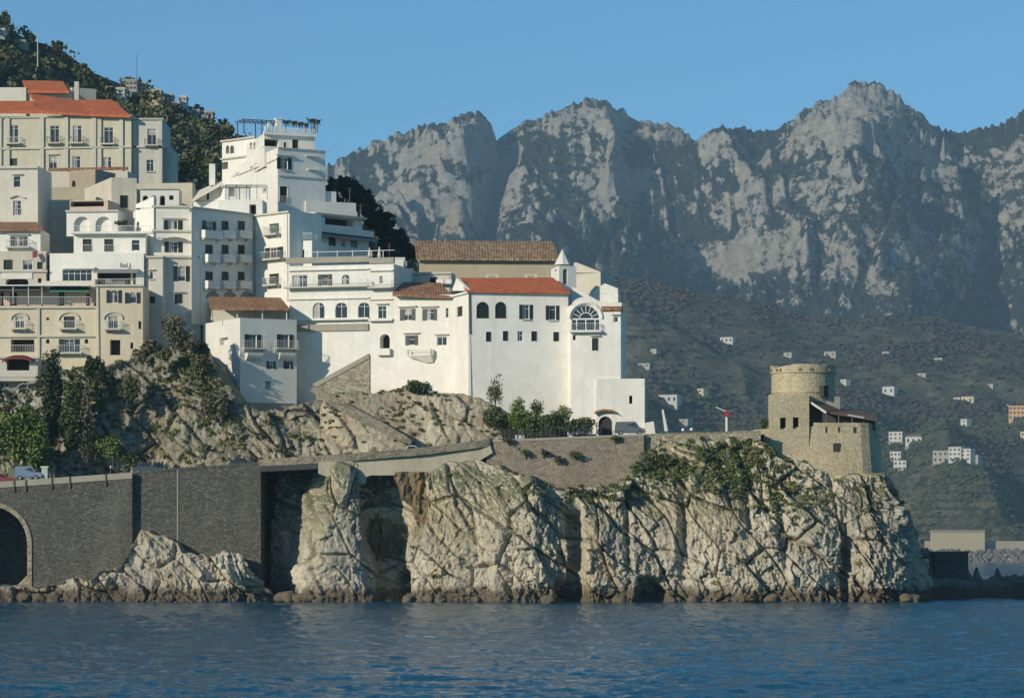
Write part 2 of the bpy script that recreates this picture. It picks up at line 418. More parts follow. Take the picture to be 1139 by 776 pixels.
def roof(root, pts, mat, t=.22, name='roof'):
    mb = MB(org(root)); mb.slab([P(*p) for p in pts], t); return mb.build(name, mat, root)
def strip(root, fac, x0, x1, y0, y1, d0, d1, mat, name):
    """a moulding, pilaster, band, slab or wall piece given by its outline on a facade"""
    mb = MB(org(root)); t0, zt = fac.sz(x0, y0); t1, zt2 = fac.sz(x1, y0); _, zb = fac.sz(x0, y1)
    fac.box(mb, t0, t1, zb, zt, d0, d1); return mb.build(name, mat, root)
def fpoly(mb, fac, poly, d0, d1):
    q = [fac.sz(*p) for p in poly]; fr = [fac.pt(t, z, d1) for t, z in q]; bk = [fac.pt(t, z, d0) for t, z in q]
    mb.poly(fr); mb.poly(bk[::-1])
    for i in range(len(q)): j = (i+1) % len(q); mb.poly([fr[i], bk[i], bk[j], fr[j]])
def awning(root, fac, x0, x1, y0, y1, out, mat, scallop=True):
    mb = MB(org(root)); t0, za = fac.sz(x0, y0); t1, _ = fac.sz(x1, y0); _, zb = fac.sz(x0, y1)
    top = [fac.pt(t0, za, .01), fac.pt(t1, za, .01), fac.pt(t1, zb, out), fac.pt(t0, zb, out)]
    mb.slab(top, .05)
    n = max(4, int((t1-t0)/.4))
    if scallop:
        for i in range(n):
            a, b = t0+(t1-t0)*i/n, t0+(t1-t0)*(i+1)/n
            mb.poly([fac.pt(a, zb-.02, out), fac.pt(b, zb-.02, out), fac.pt(b, zb-.2, out), fac.pt((a+b)/2, zb-.3, out), fac.pt(a, zb-.2, out)])
    return mb.build('awning', mat, root)

# ------------------------------------------------------------------ foliage
def leaf_quads(C_, size, seed=0, flat=.0):
    """one small bent leaf clump (two triangles as a quad) per centre"""
    r = np.random.default_rng(seed); n = len(C_); size = np.broadcast_to(np.asarray(size, float), (n,))*(.6+.8*r.random(n))
    a = r.normal(size=(n, 3)); a[:, 2] *= (1-flat); a /= np.linalg.norm(a, axis=1)[:, None]
    b = r.normal(size=(n, 3)); b -= a*np.sum(a*b, 1)[:, None]; b /= np.linalg.norm(b, axis=1)[:, None]
    a *= size[:, None]; b *= (size*(.45+.4*r.random(n)))[:, None]
    V = np.stack((C_-a, C_-b*.9, C_+a, C_+b*.9), 1).reshape(-1, 3)
    return V, np.arange(4*n).reshape(-1, 4)
def crown_pts(c, rad, n, seed, lumps=7, shell=.55):
    r = np.random.default_rng(seed); c = np.asarray(c, float); rad = np.asarray(rad, float)
    lc = r.normal(size=(lumps, 3)); lc /= np.linalg.norm(lc, axis=1)[:, None]; lc *= (.25+.5*r.random(lumps))[:, None]
    lr = .35+.3*r.random(lumps); k = r.integers(0, lumps, n)
    d = r.normal(size=(n, 3)); d /= np.linalg.norm(d, axis=1)[:, None]; q = (shell+(1-shell)*r.random(n))
    return c+(lc[k]+d*(lr[k]*q)[:, None])*rad
BARK = plain('bark', (.09, .07, .05), .9, 0, .3)
LEAF_DARK = leafmat('dark_pine_foliage', [(.018, .027, .013), (.032, .045, .02), (.05, .062, .028)])
LEAF_MID = leafmat('mid_green_foliage', [(.035, .05, .016), (.065, .09, .03), (.11, .13, .045)])
LEAF_LIGHT = leafmat('fresh_green_foliage', [(.06, .10, .024), (.11, .165, .038), (.18, .22, .06)])
LEAF_DRY = leafmat('dry_scrub_foliage', [(.07, .07, .042), (.12, .115, .07), (.20, .18, .115)])
LEAF_OLIVE = leafmat('macchia_foliage', [(.045, .058, .024), (.085, .10, .043), (.15, .145, .072)])

def tree(name, label, base, crowns, mat, n=900, size=.35, cat='tree', group=None, seed=1, lean=(0, 0), trunk=.18, part='crown'):
    """base: world point; crowns: [(centre xyz, radii)] in world"""
    base = np.asarray(base, float); root = thing(name, label, cat, base, group)
    mb = MB(base); top = np.mean([np.asarray(c[0], float) for c in crowns], axis=0)
    fork = base+(top-base)*.55+np.array((lean[0], lean[1], 0))
    mb.tube(base-np.array((0, 0, .3)), fork, trunk, trunk*.7)
    for c, r in crowns:
        c = np.asarray(c, float); mb.tube(fork, c, trunk*.6, trunk*.25)
        rr = np.random.default_rng(seed+5)
        for k in range(3): mb.tube(c+(fork-c)*.3, c+rr.normal(size=3)*np.asarray(r)*.4, trunk*.25, trunk*.08, n=4)
    mb.build('trunk', BARK, root)
    pts = np.concatenate([crown_pts(c, r, max(40, int(n*(np.prod(r)**(2/3))/sum(np.prod(q[1])**(2/3) for q in crowns))), seed+i*3) for i, (c, r) in enumerate(crowns)])
    V, Q = leaf_quads(pts, size, seed); np_mesh(part, V-base, Q, mat, root)
    return root
# ------------------------------------------------------------------ camera, light, sky
cam = bpy.data.cameras.new('camera'); cam.lens = F/1139*36; cam.sensor_width = 36; cam.shift_y = (HY-387.65)/1139
cam.clip_start = 1; cam.clip_end = 30000
co = bpy.data.objects.new('camera', cam); COL.objects.link(co); co.location = (0, 0, CZ); co.rotation_euler = (math.radians(90), 0, 0)
scene.camera = co
SUN = np.array((-1.15, -1.0, .54)); SUN /= np.linalg.norm(SUN)
sl = bpy.data.lights.new('sun', 'SUN'); sl.energy = 3.9; sl.angle = math.radians(.5); sl.color = (1, .895, .715)
so = bpy.data.objects.new('sun', sl); COL.objects.link(so); so.rotation_euler = Vector(SUN).to_track_quat('Z', 'Y').to_euler(); so.location = (-200, -100, 200)
w = bpy.data.worlds.new('World'); scene.world = w; w.use_nodes = True; nt = w.node_tree
sky = nt.nodes.new('ShaderNodeTexSky'); sky.sky_type = 'NISHITA'; sky.sun_disc = False
sky.sun_elevation = math.asin(SUN[2]); sky.sun_rotation = math.atan2(SUN[0], SUN[1]) % (2*math.pi)
sky.air_density = .75; sky.dust_density = .0; sky.ozone_density = 4.0; sky.altitude = 300
bg = nt.nodes['Background']; bg.inputs['Strength'].default_value = .108
hs = nt.nodes.new('ShaderNodeMix'); hs.data_type = 'RGBA'; hs.blend_type = 'MULTIPLY'; hs.inputs[0].default_value = 1
nt.links.new(sky.outputs['Color'], hs.inputs[6]); hs.inputs[7].default_value = SKYTINT; nt.links.new(hs.outputs[2], bg.inputs['Color'])
vs = scene.view_settings; vs.view_transform = 'Standard'; vs.look = 'None'; vs.gamma = 1; vs.exposure = EXPO; vs.use_curve_mapping = False
scene.render.engine = 'CYCLES'; cy = scene.cycles; cy.max_bounces = 5; cy.diffuse_bounces = 3; cy.glossy_bounces = 2; cy.transmission_bounces = 2
cy.volume_bounces = 0; cy.caustics_reflective = False; cy.caustics_refractive = False; cy.use_denoising = True

# ------------------------------------------------------------------ haze
m = bpy.data.materials.new('haze'); m.use_nodes = True; nt = m.node_tree; nt.nodes.clear()
out = nt.nodes.new('ShaderNodeOutputMaterial'); pv = nt.nodes.new('ShaderNodeVolumePrincipled')
pv.inputs['Color'].default_value = HAZECOL; pv.inputs['Density'].default_value = HAZE; pv.inputs['Anisotropy'].default_value = .0
nt.links.new(pv.outputs['Volume'], out.inputs['Volume'])
HX, HY0, HY1, HZ = 3400, -200, 9000, 1350
mb = MB(); mb.box(-HX, HX, HY0, HY1, -9, HZ); tag(mb.build('haze', m), kind='stuff')

# ------------------------------------------------------------------ rock
def rockmat(name, light, mid, dark, warm, tide=True, veg=.35):
    m, nt, bs = _nodes(name)
    a = noise(nt, pos(nt, (1, 1, .55)), .11, 8, .68, .6)
    c = ramp(nt, a, [(.30, dark), (.44, mid), (.58, light), (.75, scl(light, 1.12))])
    b = noise(nt, pos(nt, (1, 1, .35)), .16, 6, .6, .4)
    c = mix(nt, ramp(nt, b, [(.50, (0, 0, 0)), (.66, (.7, .7, .7))]), c, warm)
    st = noise(nt, pos(nt, (1, 1, .12)), .9, 6, .7)
    c = mix(nt, ramp(nt, st, [(.54, (0, 0, 0)), (.72, (.6, .6, .6))]), c, scl(dark, .75))
    gz = noise(nt, pos(nt, (1, 1, .6)), .07, 5, .6); c = mix(nt, ramp(nt, gz, [(.48, (0, 0, 0)), (.62, (.42, .42, .42))]), c, tuple(.78*sum(mid)/3*k for k in (1.04, 1.0, .93)))
    ws_ = noise(nt, pos(nt, (1, 1, .10)), 1.5, 6, .7); c = mix(nt, ramp(nt, ws_, [(.56, (0, 0, 0)), (.70, (.55, .55, .55))]), c, scl(light, 1.15))
    sp = noise(nt, pos(nt, (1, 1, .5)), 1.9, 8, .78)
    c = mix(nt, ramp(nt, sp, [(.32, (.8, .8, .8)), (.47, (0, 0, 0))]), c, scl(dark, .6))
    if veg:
        g = N(nt, 'ShaderNodeNewGeometry'); s = N(nt, 'ShaderNodeSeparateXYZ'); L(nt, g.outputs['Normal'], s.inputs[0])
        vn_ = noise(nt, pos(nt), .35, 6, .7)
        ad = N(nt, 'ShaderNodeMath', operation='ADD'); L(nt, s.outputs['Z'], ad.inputs[0]); L(nt, vn_, ad.inputs[1])
        p_ = N(nt, 'ShaderNodeSeparateXYZ'); L(nt, g.outputs['Position'], p_.inputs[0])
        hi = N(nt, 'ShaderNodeMapRange'); L(nt, p_.outputs['Z'], hi.inputs['Value']); hi.inputs['From Min'].default_value = 5; hi.inputs['From Max'].default_value = 13
        mu = N(nt, 'ShaderNodeMath', operation='MULTIPLY'); L(nt, ramp(nt, ad.outputs[0], [(.62, (0, 0, 0)), (.95, (veg, veg, veg))]), mu.inputs[0]); L(nt, hi.outputs['Result'], mu.inputs[1])
        c = mix(nt, mu.outputs[0], c, (.095, .11, .045))
    if tide:
        g = N(nt, 'ShaderNodeNewGeometry'); s = N(nt, 'ShaderNodeSeparateXYZ'); L(nt, g.outputs['Position'], s.inputs[0])
        nz = noise(nt, pos(nt), .6, 4); ad = N(nt, 'ShaderNodeMath', operation='MULTIPLY_ADD'); L(nt, nz, ad.inputs[0]); ad.inputs[1].default_value = -2.6; L(nt, s.outputs['Z'], ad.inputs[2])
        c = mix(nt, ramp(nt, ad.outputs[0], [(.0, (.85, .85, .85)), (.35, (.45, .45, .45)), (1.0, (0, 0, 0))]), c, (.095, .07, .042))
    L(nt, c, bs.inputs['Base Color']); bs.inputs['Roughness'].default_value = .95; bs.inputs['Specular IOR Level'].default_value = .2
    h = noise(nt, pos(nt, (1, 1, .7)), 1.1, 9, .72, .3); bump(nt, bs, h, .9, .5); return m
ROCK = rockmat('limestone_cliff', (.64, .575, .44), (.51, .455, .34), (.27, .24, .185), (.52, .42, .25), True, .75)
ROCKGREY = rockmat('grey_limestone', (.50, .46, .37), (.36, .325, .25), (.19, .17, .125), (.36, .27, .17), False, .5)
ROCKDARK = rockmat('dark_shore_rock', (.34, .30, .22), (.24, .21, .15), (.12, .10, .08), (.26, .18, .10), True, 0)  # darker stone mix for the low rocks off the tip
ROCKSLOPE = rockmat('washed_stone_slope', (.64, .575, .44), (.47, .41, .30), (.24, .205, .15), (.40, .29, .19), False, .25)

SCATTER = {}
def facets(a, b, seed, crack=0.):
    """broken-rock relief: each irregular cell is its own tilted plane"""
    ia, ib = np.floor(a).astype(np.int64), np.floor(b).astype(np.int64); best = np.full(a.shape, 9e9); sec = best.copy(); val = np.zeros(a.shape); z0 = np.int64(0)
    for i in (-1, 0, 1):
        for j in (-1, 0, 1):
            ca, cb = ia+i, ib+j; xa, xb = ca+_hash(ca, cb, z0, seed), cb+_hash(ca, cb, z0, seed+1)
            da, db = a-xa, b-xb; q = da*da+db*db; m_ = q < best
            v_ = (_hash(ca, cb, z0, seed+2)-.5)+1.5*(_hash(ca, cb, z0, seed+3)-.5)*da+1.1*(_hash(ca, cb, z0, seed+4)-.6)*db
            sec = np.where(m_, best, np.minimum(sec, q)); best = np.where(m_, q, best); val = np.where(m_, v_, val)
    return val-crack*np.exp(-((np.sqrt(sec)-np.sqrt(best))/.05)**2)
def curtain(name, path, ztop, zbot, lean, amp, mat, step=.14, feats=(), vstep=.14, back=14, seed=0, kind='structure', shape=1.0, chunk=1.0):
    """rock face: a sheet of real relief standing on a plan path, leaning back, with a plateau behind it"""
    pts = np.array([XY(*p) for p in path]); seg = np.hypot(*np.diff(pts, axis=0).T); S = np.concatenate(([0], np.cumsum(seg)))
    n = int(S[-1]/step); s = np.linspace(0, S[-1], n)
    X, Y = np.interp(s, S, pts[:, 0]), np.interp(s, S, pts[:, 1])
    k = int(3.4/step)|1; ker = np.ones(k)/k; sm = lambda a: np.convolve(np.pad(a, k//2, 'edge'), ker, 'valid')
    X, Y = sm(X), sm(Y); tx, ty = np.gradient(X), np.gradient(Y); l = np.hypot(tx, ty)+1e-9; nx, ny = ty/l, -tx/l
    nx, ny = sm(nx), sm(ny)
    px = CX+F*X/Y; col = np.interp(s, S, np.arange(len(path)))
    ztv = np.array([ZZ(p, path[i][1]) for i, p in enumerate(ztop)]); zt = np.interp(col, np.arange(len(path)), ztv)
    zb = np.full(n, float(zbot)) if np.isscalar(zbot) else np.interp(col, np.arange(len(path)), [ZZ(p, path[i][1]) for i, p in enumerate(zbot)])
    jag = 1.0*fbm(s/2.2, 3.3, seed+.5, 4, seed+3)*min(1, amp); zt = zt+jag
    rows = max(12, int((zt.max()-zb.min())/vstep)); v = np.linspace(0, 1, rows)[:, None]
    Z = zb+(zt-zb)*v; Sg = np.broadcast_to(s, Z.shape); H = Z-zb
    wz = Z+.5*fbm(Sg/6, Z/6, seed, 2, seed+9); ws = Sg+.6*fbm(Sg/5, Z/9, seed+2, 2, seed+5)
    rot = ws+.22*wz
    d = 1.25*(ridged(ws/11, wz/22, seed+.3, 2, seed+11)-.8)
    cm = chunk*np.where(px < 560, .62, 1.0) if name == 'headland_cliff' else chunk
    d = d+1.7*facets(rot/4.2+.12*wz, wz/6.5, seed+291, .6)*cm+cm*(.8*facets(rot/1.8+.25*wz, wz/3.0, seed+301, .28)+.5*facets(rot/.8-.2*wz, wz/1.5, seed+311, .12)+.27*facets(ws/.42+.15*wz, wz/.8, seed+321)+.13*facets(ws/.22, wz/.36, seed+331))
    d = d+.10*fbm(ws/.4, wz/.5, seed, 2, seed+41)
    d = d*amp*(.25+.75*sstep(0, .6, 1-np.abs(2*v-1)**6))
    for (fx, fy, wx, wy, dd) in feats:      # (column, row, half width, half height in picture px, metres outward)
        fz = ZZ(fy, 396.); e_ = 2 if dd < -2.5 else 1; g = np.exp(-((px-fx)/wx)**(2*e_)-((Z-fz)/(wy*.1131))**(2*e_)); d = d+dd*g
    d = d-lean*H*(.6+.4*shape*(H/np.maximum(1e-3, zt-zb)))
    Xg, Yg = X+nx*d, Y+ny*d
    V = np.stack((Xg, Yg, Z), -1)
    add = []
    for q, up in ((1.2, .25), (3.5, .5), (back*.6, .3), (back, -2)):
        add.append(np.stack((Xg[-1]-nx*q, Yg[-1]-ny*q, Z[-1]+up*fbm(s/1.5, q, seed, 3, 77)), -1))
    V = np.concatenate((V, np.stack(add)), 0); ny_, nx_ = V.shape[:2]
    ob = np_mesh(name, V.reshape(-1, 3), grid_quads(ny_, nx_), mat, None, False)
    tag(ob, kind=kind); SCATTER[name] = (V, px); return ob

# the headland the road and the watchtower stand on
path = [(292, 405), (318, 404), (333, 398), (345, 394), (400, 393), (430, 394.5), (470, 393), (520, 392.5), (560, 391), (600, 390), (640, 391.5), (690, 391), (740, 391.5), (790, 391), (840, 390), (890, 390.5), (940, 391), (985, 391), (1012, 394), (1030, 400), (1036, 410), (1030, 425), (1010, 440)]
top = [520, 516, 512, 512, 513, 524, 522, 508, 524, 541, 545, 536, 486, 484, 491, 514, 528, 527, 529, 556, 580, 590, 590]
feats = [(424, 562, 15, 60, -6.0), (453, 556, 15, 40, -2.7), (433, 622, 11, 40, -5.5), (444, 652, 8, 20, -4), (735, 500, 34, 22, -2.2), (810, 498, 45, 36, -2.4), (865, 540, 40, 20, -1.6), (920, 545, 50, 14, -1.0), (378, 545, 20, 26, 1.0), (500, 545, 24, 26, .8),
         (368, 600, 38, 60, 1.2), (505, 590, 34, 70, 1.4), (590, 590, 26, 60, 2.2), (596, 545, 10, 22, 1.6), (641, 610, 7, 45, -4.2), (636, 660, 14, 14, -3.5),
         (660, 620, 12, 40, 1.0), (725, 660, 15, 16, -4.5), (905, 620, 32, 45, 2.0), (942, 620, 5, 45, -3.2), (970, 610, 18, 45, 1.2), (1005, 560, 16, 40, 1.2), (800, 610, 40, 40, .8),
         (565, 640, 6, 30, -1.5), (760, 590, 5, 60, -1.6), (700, 590, 4, 50, -1.5), (830, 560, 6, 50, -1.2), (873, 600, 6, 40, -1.6)]
curtain('headland_cliff', path, top, -1.2, .2, 1.0, ROCK, .095, feats, .1, 12, 2)
curtain('shore_rocks', [(-20, 397), (10, 396), (40, 395.5), (95, 394.5), (130, 394), (150, 394), (175, 393.5), (200, 393.5), (235, 393.5), (265, 394), (285, 395), (300, 398), (306, 404)],
        [655, 652, 656, 641, 630, 588, 596, 612, 616, 611, 622, 648, 660], -1.2, .42, .8, ROCK, .1, [(160, 610, 12, 22, .9), (190, 630, 16, 18, .8), (120, 655, 14, 10, -1.2), (250, 640, 14, 20, .8)], .11, 7, 31)
# rock behind the road up to the houses
curtain('town_cliff', [(-30, 411), (30, 412), (70, 413), (110, 414), (150, 415), (190, 415), (225, 414), (262, 413), (300, 412.5), (335, 413.5), (365, 413), (385, 412.5)],
        [425, 425, 408, 405, 395, 380, 408, 448, 458, 448, 440, 438], [548, 545, 540, 535, 530, 528, 525, 522, 520, 520, 518, 516], .26, .85, ROCKGREY, .16, [(200, 450, 22, 60, 1.5), (150, 490, 20, 20, .8)], .16, 14, 57)
curtain('washed_slope', [(350, 413), (372, 412), (410, 411.5), (440, 411), (480, 410.5), (520, 410.2), (545, 410.5), (562, 411)],
        [446, 438, 436, 434, 436, 438, 446, 470], [518, 512, 508, 502, 500, 498, 496, 494], .14, .3, ROCKSLOPE, .15, [], .15, 10, 83)
# dark low rocks off the tip and boulders at the foot of the cliff
curtain('tip_rocks', [(1000, 427), (1030, 427), (1055, 427), (1078, 427), (1092, 427), (1108, 427), (1135, 427), (1170, 427), (1220, 427)],
        [612, 614, 622, 628, 650, 642, 640, 644, 650], -1.2, .9, .16, ROCKDARK, .14, [], .12, 6, 91)

def boulder(px, Y, z, r, seed, mat=ROCK):
    bm_ = []
    th = np.linspace(0, math.pi, 13)[:, None]; ph = np.linspace(0, 2*math.pi, 21)[None, :-1]
    x, y, zz = np.sin(th)*np.cos(ph), np.sin(th)*np.sin(ph), np.cos(th)*np.ones_like(ph)
    q = 1+.35*vn(x*1.3+seed, y*1.3, zz*1.3, seed)+.2*ridged(x*2.2+seed, y*2.2, zz*2.2, 2, seed)-.1
    V = np.stack((x*q*r, y*q*r, zz*q*r*.75), -1); ny, nx = V.shape[:2]
    i = np.arange(ny-1)[:, None]*nx; j = np.arange(nx)[None, :]; jn = (j+1) % nx
    Q = np.stack((i+j, i+nx+j, i+nx+jn, i+jn), -1).reshape(-1, 4)
    o = np_mesh('boulder', V.reshape(-1, 3), Q, mat, None, True); o.location = (*XY(px, Y), z); return o
BO = [(312, 390.5, .6, .8), (322, 390.2, .5, 1.0), (332, 389.8, .5, .8), (341, 389.6, .7, 1.1), (353, 389.4, .4, .9), (362, 389.4, .3, .7), (478, 388.6, .4, .8), (490, 388.4, .4, .9), (455, 389.4, .4, .9), (610, 386, .4, .9), (1018, 388, .4, .9), (1008, 387.5, .4, .8), (60, 391.5, .4, 1.0), (45, 391.8, .4, .8), (30, 392, .5, .9), (690, 387.3, .4, .9), (772, 387, .3, .8), (860, 386.3, .4, 1.0)]
for k, (px_, Y_, z_, r_) in enumerate(BO):
    where = 'in the shaded recess beside the stone sea wall' if px_ < 345 else 'at the foot of the cliff below the rock cave' if px_ < 500 else 'at the waterline under the watchtower headland'
    if px_ < 100: where = 'at the waterline in front of the arched sea wall'
    tag(boulder(px_, Y_, z_, r_, 100+k), 'rounded pale boulder '+where, 'boulder', 'boulders along the waterline '+where)

# ------------------------------------------------------------------ sea
def seamat():
    m, nt, bs = _nodes('sea_water')
    f = noise(nt, pos(nt, (.4, 1, 1)), .05, 4)
    L(nt, ramp(nt, f, [(.35, (.003, .062, .112)), (.65, (.005, .090, .150))]), bs.inputs['Base Color'])
    bs.inputs['Roughness'].default_value = .10; bs.inputs['Specular IOR Level'].default_value = .10; bs.inputs['IOR'].default_value = 1.33
    n1 = noise(nt, pos(nt, (.55, 1, 1)), 1.6, 6, .6, .4); n2 = noise(nt, pos(nt, (.35, .8, 1)), .35, 4, .6)
    ad = N(nt, 'ShaderNodeMath', operation='MULTIPLY_ADD'); L(nt, n2, ad.inputs[0]); ad.inputs[1].default_value = 1.6; L(nt, n1, ad.inputs[2])
    bump(nt, bs, ad.outputs[0], .8, .22); return m
SEA = seamat()
pys = np.concatenate((np.linspace(800, 668, 330), 618+np.geomspace(50, 2.2, 60)[1:], ))
Yr = CZ*F/(pys-HY); us = np.linspace(-.19, .19, 760)
Yg, Ug = np.meshgrid(Yr, us, indexing='ij'); Xg = Yg*Ug
near = np.maximum(.5, np.exp(-np.maximum(0, Yg-120)/420))
wz = .10*fbm(Xg/6+.2*Yg/7, Yg/3.4, .3, 3, 5)+.085*ridged(Xg/2.2+.15*Yg, Yg/1.25, .7, 2, 8)+.05*vn(Xg/.8, Yg/.5, .7, 12)+.035*ridged(Xg/.7+.2*Yg, Yg/.45, .7, 2, 13)+.08*vn(Xg/22, Yg/10, .2, 9)+(.17*vn(Xg/3.4, Yg/7.0, .2, 19)+.20*vn(Xg/1.4, Yg/4.2, .2, 20)+.12*vn(Xg/.7, Yg/2.4, .2, 21))*sstep(120, 300, Yg)+.9*vn(Xg/34, Yg/46, .2, 25)*sstep(500, 1500, Yg)
V = np.stack((Xg, Yg, wz*near-.02), -1); ny, nx = V.shape[:2]
tag(np_mesh('sea', V.reshape(-1, 3), grid_quads(ny, nx)[:, ::-1], SEA, None, True), kind='structure')
mb = MB(); mb.poly([(-3300, -150, -.6), (3300, -150, -.6), (3300, 8900, -.6), (-3300, 8900, -.6)]); tag(mb.build('sea', SEA), kind='structure')

# ------------------------------------------------------------------ hillside behind the town
HS = [(-260, -60), (-60, -30), (0, 16), (10, 28), (25, 42), (40, 46), (65, 55), (90, 72), (105, 84), (130, 92), (160, 99), (185, 112), (210, 128), (240, 138), (262, 152), (300, 176), (365, 226), (410, 262), (460, 296), (540, 340), (600, 400), (650, 470), (700, 520), (760, 600)]
def hill_py(u, Y):
    t = np.clip((Y-430)/(900-430), 0, 1); f_ = interp(u, [(-300, 440), (560, 440), (700, 500), (800, 560)]); return f_+(interp(u, HS)-f_)*t**.78
us = np.arange(-260, 762, 3.); Ys = np.concatenate((np.linspace(428, 900, 130), [960, 1100]))
Yg, U = np.meshgrid(Ys, us, indexing='ij'); Z = ZZ(hill_py(U, Yg), Yg); X = (U-CX)/F*Yg
Z = Z+fbm(X/40, Yg/40, .5, 4, 61)*5*sstep(430, 520, Yg)*sstep(900, 840, Yg)+fbm(X/9, Yg/9, .5, 3, 63)*.9; Z[-1] -= 120; Z[-2] -= 20
def landmat(name, a, b, c_, rock=None):
    m, nt, bs = _nodes(name); f = noise(nt, pos(nt), .09, 8, .7)
    c = ramp(nt, f, [(.3, a), (.5, b), (.7, c_)])
    if rock:
        f2 = noise(nt, pos(nt, (1, 1, .5)), .12, 7, .7); c = mix(nt, ramp(nt, f2, [(.58, (0, 0, 0)), (.64, (1, 1, 1))]), c, rock)
    L(nt, c, bs.inputs['Base Color']); bs.inputs['Roughness'].default_value = 1; bs.inputs['Specular IOR Level'].default_value = .1
    bump(nt, bs, noise(nt, pos(nt), .5, 8, .7), .8, .8); return m
HILLM = landmat('scrub_hillside', (.022, .028, .014), (.045, .048, .024), (.09, .08, .045), (.22, .20, .15))
tag(np_mesh('hillside', np.stack((X, Yg, Z), -1).reshape(-1, 3), grid_quads(*X.shape), HILLM, None, True), kind='structure')
r = np.random.default_rng(5); C_, S_ = [], []
for k in range(1500):
    Yb = 450+445*r.random()**.9; u = r.uniform(-40, 480)
    if u > 270 and Yb < 480: continue
    p = P(u, hill_py(u, Yb), Yb); rad = r.uniform(.9, 2.3)*(1+.5*(Yb > 700))
    q = crown_pts(p+np.array((0, 0, rad*.6)), (rad*1.2, rad*1.2, rad), 46, k, 5); C_.append(q); S_.append(np.full(len(q), .5*(1+.45*(Yb > 700))))
V, Q = leaf_quads(np.concatenate(C_), np.concatenate(S_), 9)
tag(np_mesh('scrub', V, Q, LEAF_OLIVE), 'dense dark macchia scrub covering the steep hillside above the town', 'scrub', kind='stuff')

# ------------------------------------------------------------------ far terraced hills and mountains
def farmat():
    m, nt, bs = _nodes('terraced_hill'); v = pos(nt)
    f = noise(nt, v, .012, 8, .65)
    c = ramp(nt, f, [(.3, (.030, .040, .020)), (.5, (.055, .064, .030)), (.62, (.085, .074, .042)), (.8, (.11, .085, .055))])
    f3 = noise(nt, v, .075, 6, .75); c = mix(nt, ramp(nt, f3, [(.38, (.9, .9, .9)), (.5, (0, 0, 0))]), c, (.008, .013, .008)); c = mix(nt, ramp(nt, f3, [(.54, (0, 0, 0)), (.62, (.85, .85, .85))]), c, (.20, .18, .10))
    g = N(nt, 'ShaderNodeNewGeometry'); s = N(nt, 'ShaderNodeSeparateXYZ'); L(nt, g.outputs['Normal'], s.inputs[0])
    wl = noise(nt, pos(nt, (.4, .4, 1)), .03, 5, .6)
    ad = N(nt, 'ShaderNodeMath', operation='MULTIPLY'); L(nt, ramp(nt, s.outputs['Z'], [(.62, (1, 1, 1)), (.8, (0, 0, 0))]), ad.inputs[0]); L(nt, ramp(nt, wl, [(.45, (0, 0, 0)), (.6, (.8, .8, .8))]), ad.inputs[1])
    c = mix(nt, ad.outputs[0], c, (.24, .21, .15))
    rows_ = N(nt, 'ShaderNodeTexWave', Scale=.16, Distortion=5, Detail=4); rows_.bands_direction = 'Z'; rows_.inputs['Detail Scale'].default_value = .25; L(nt, pos(nt, (.15, .15, 1)), rows_.inputs['Vector'])
    c = mix(nt, ramp(nt, rows_.outputs['Fac'], [(.55, (0, 0, 0)), (.8, (.6, .6, .6))]), c, (.085, .10, .042)); ln = N(nt, 'ShaderNodeTexWave', Scale=.34, Distortion=7, Detail=5); ln.bands_direction = 'Z'; ln.inputs['Detail Scale'].default_value = .2; L(nt, pos(nt, (.12, .12, 1)), ln.inputs['Vector']); lm = N(nt, 'ShaderNodeMath', operation='MULTIPLY'); L(nt, ramp(nt, ln.outputs['Fac'], [(.78, (0, 0, 0)), (.92, (.85, .85, .85))]), lm.inputs[0]); L(nt, ramp(nt, noise(nt, pos(nt), .02, 5, .7), [(.45, (0, 0, 0)), (.58, (1, 1, 1))]), lm.inputs[1]); c = mix(nt, lm.outputs[0], c, (.30, .27, .19))
    L(nt, c, bs.inputs['Base Color']); bs.inputs['Roughness'].default_value = 1; bs.inputs['Specular IOR Level'].default_value = .1
    bump(nt, bs, noise(nt, pos(nt), .08, 8, .75), 1, 6); return m
FS = [(100, 250), (400, 270), (560, 285), (690, 308), (720, 312), (760, 320), (830, 334), (900, 354), (950, 356), (990, 350), (1040, 351), (1080, 362), (1139, 372), (1250, 380), (1400, 390)]
us = np.arange(150, 1260, 1.5); Ys = np.concatenate((np.linspace(2800, 3850, 300), [3950, 4100, 4300]))
Yg, U = np.meshgrid(Ys, us, indexing='ij'); X = (U-CX)/F*Yg
def far_mk(X, Yg): return sstep(-.25, .25, fbm(X/260, Yg/260, 3, 2, 101)+.5*(1-np.clip((Yg-2850)/1000, 0, 1))-.1)
def far_z(U, Yg):
    X = (U-CX)/F*Yg
    t = np.clip((Yg-2850)/1000, 0, 1)
    pr = 625.5+(interp(U, FS)-625.5)*(t**.9)
    Z = ZZ(pr, Yg); env = sstep(0, .18, t)*sstep(1.0, .78, t)
    n = ridged(X/420+.4, Yg/600, .3, 4, 91)-.8
    Z = Z+env*(48*n+20*fbm(X/130, Yg/130, 1, 3, 95))
    Z = Z+env*8*np.exp(-((U-1070)/140)**2)*sstep(.85, .2, t)-env*22*np.exp(-((U-(985+(t-.3)*120))/60)**2)*sstep(.1, .4, t)
    Z = np.maximum(Z, 3+18*t)
    stp = 8.0; q = Z/stp+.35*fbm(X/160, Yg/160, 2, 2, 99); fr = q-np.floor(q); ter = np.floor(q)+sstep(.62, 1.0, fr)
    mk = far_mk(X, Yg); Z2 = Z+(ter-q)*stp*mk*.9
    return np.where(Yg < 2852, -3, np.where(Yg > 3850, Z-(Yg-3850)*.5, Z2))
Zf = far_z(U, Yg)
tag(np_mesh('far_hills', np.stack((X, Yg, Zf), -1).reshape(-1, 3), grid_quads(*X.shape), farmat(), None, False), kind='structure')
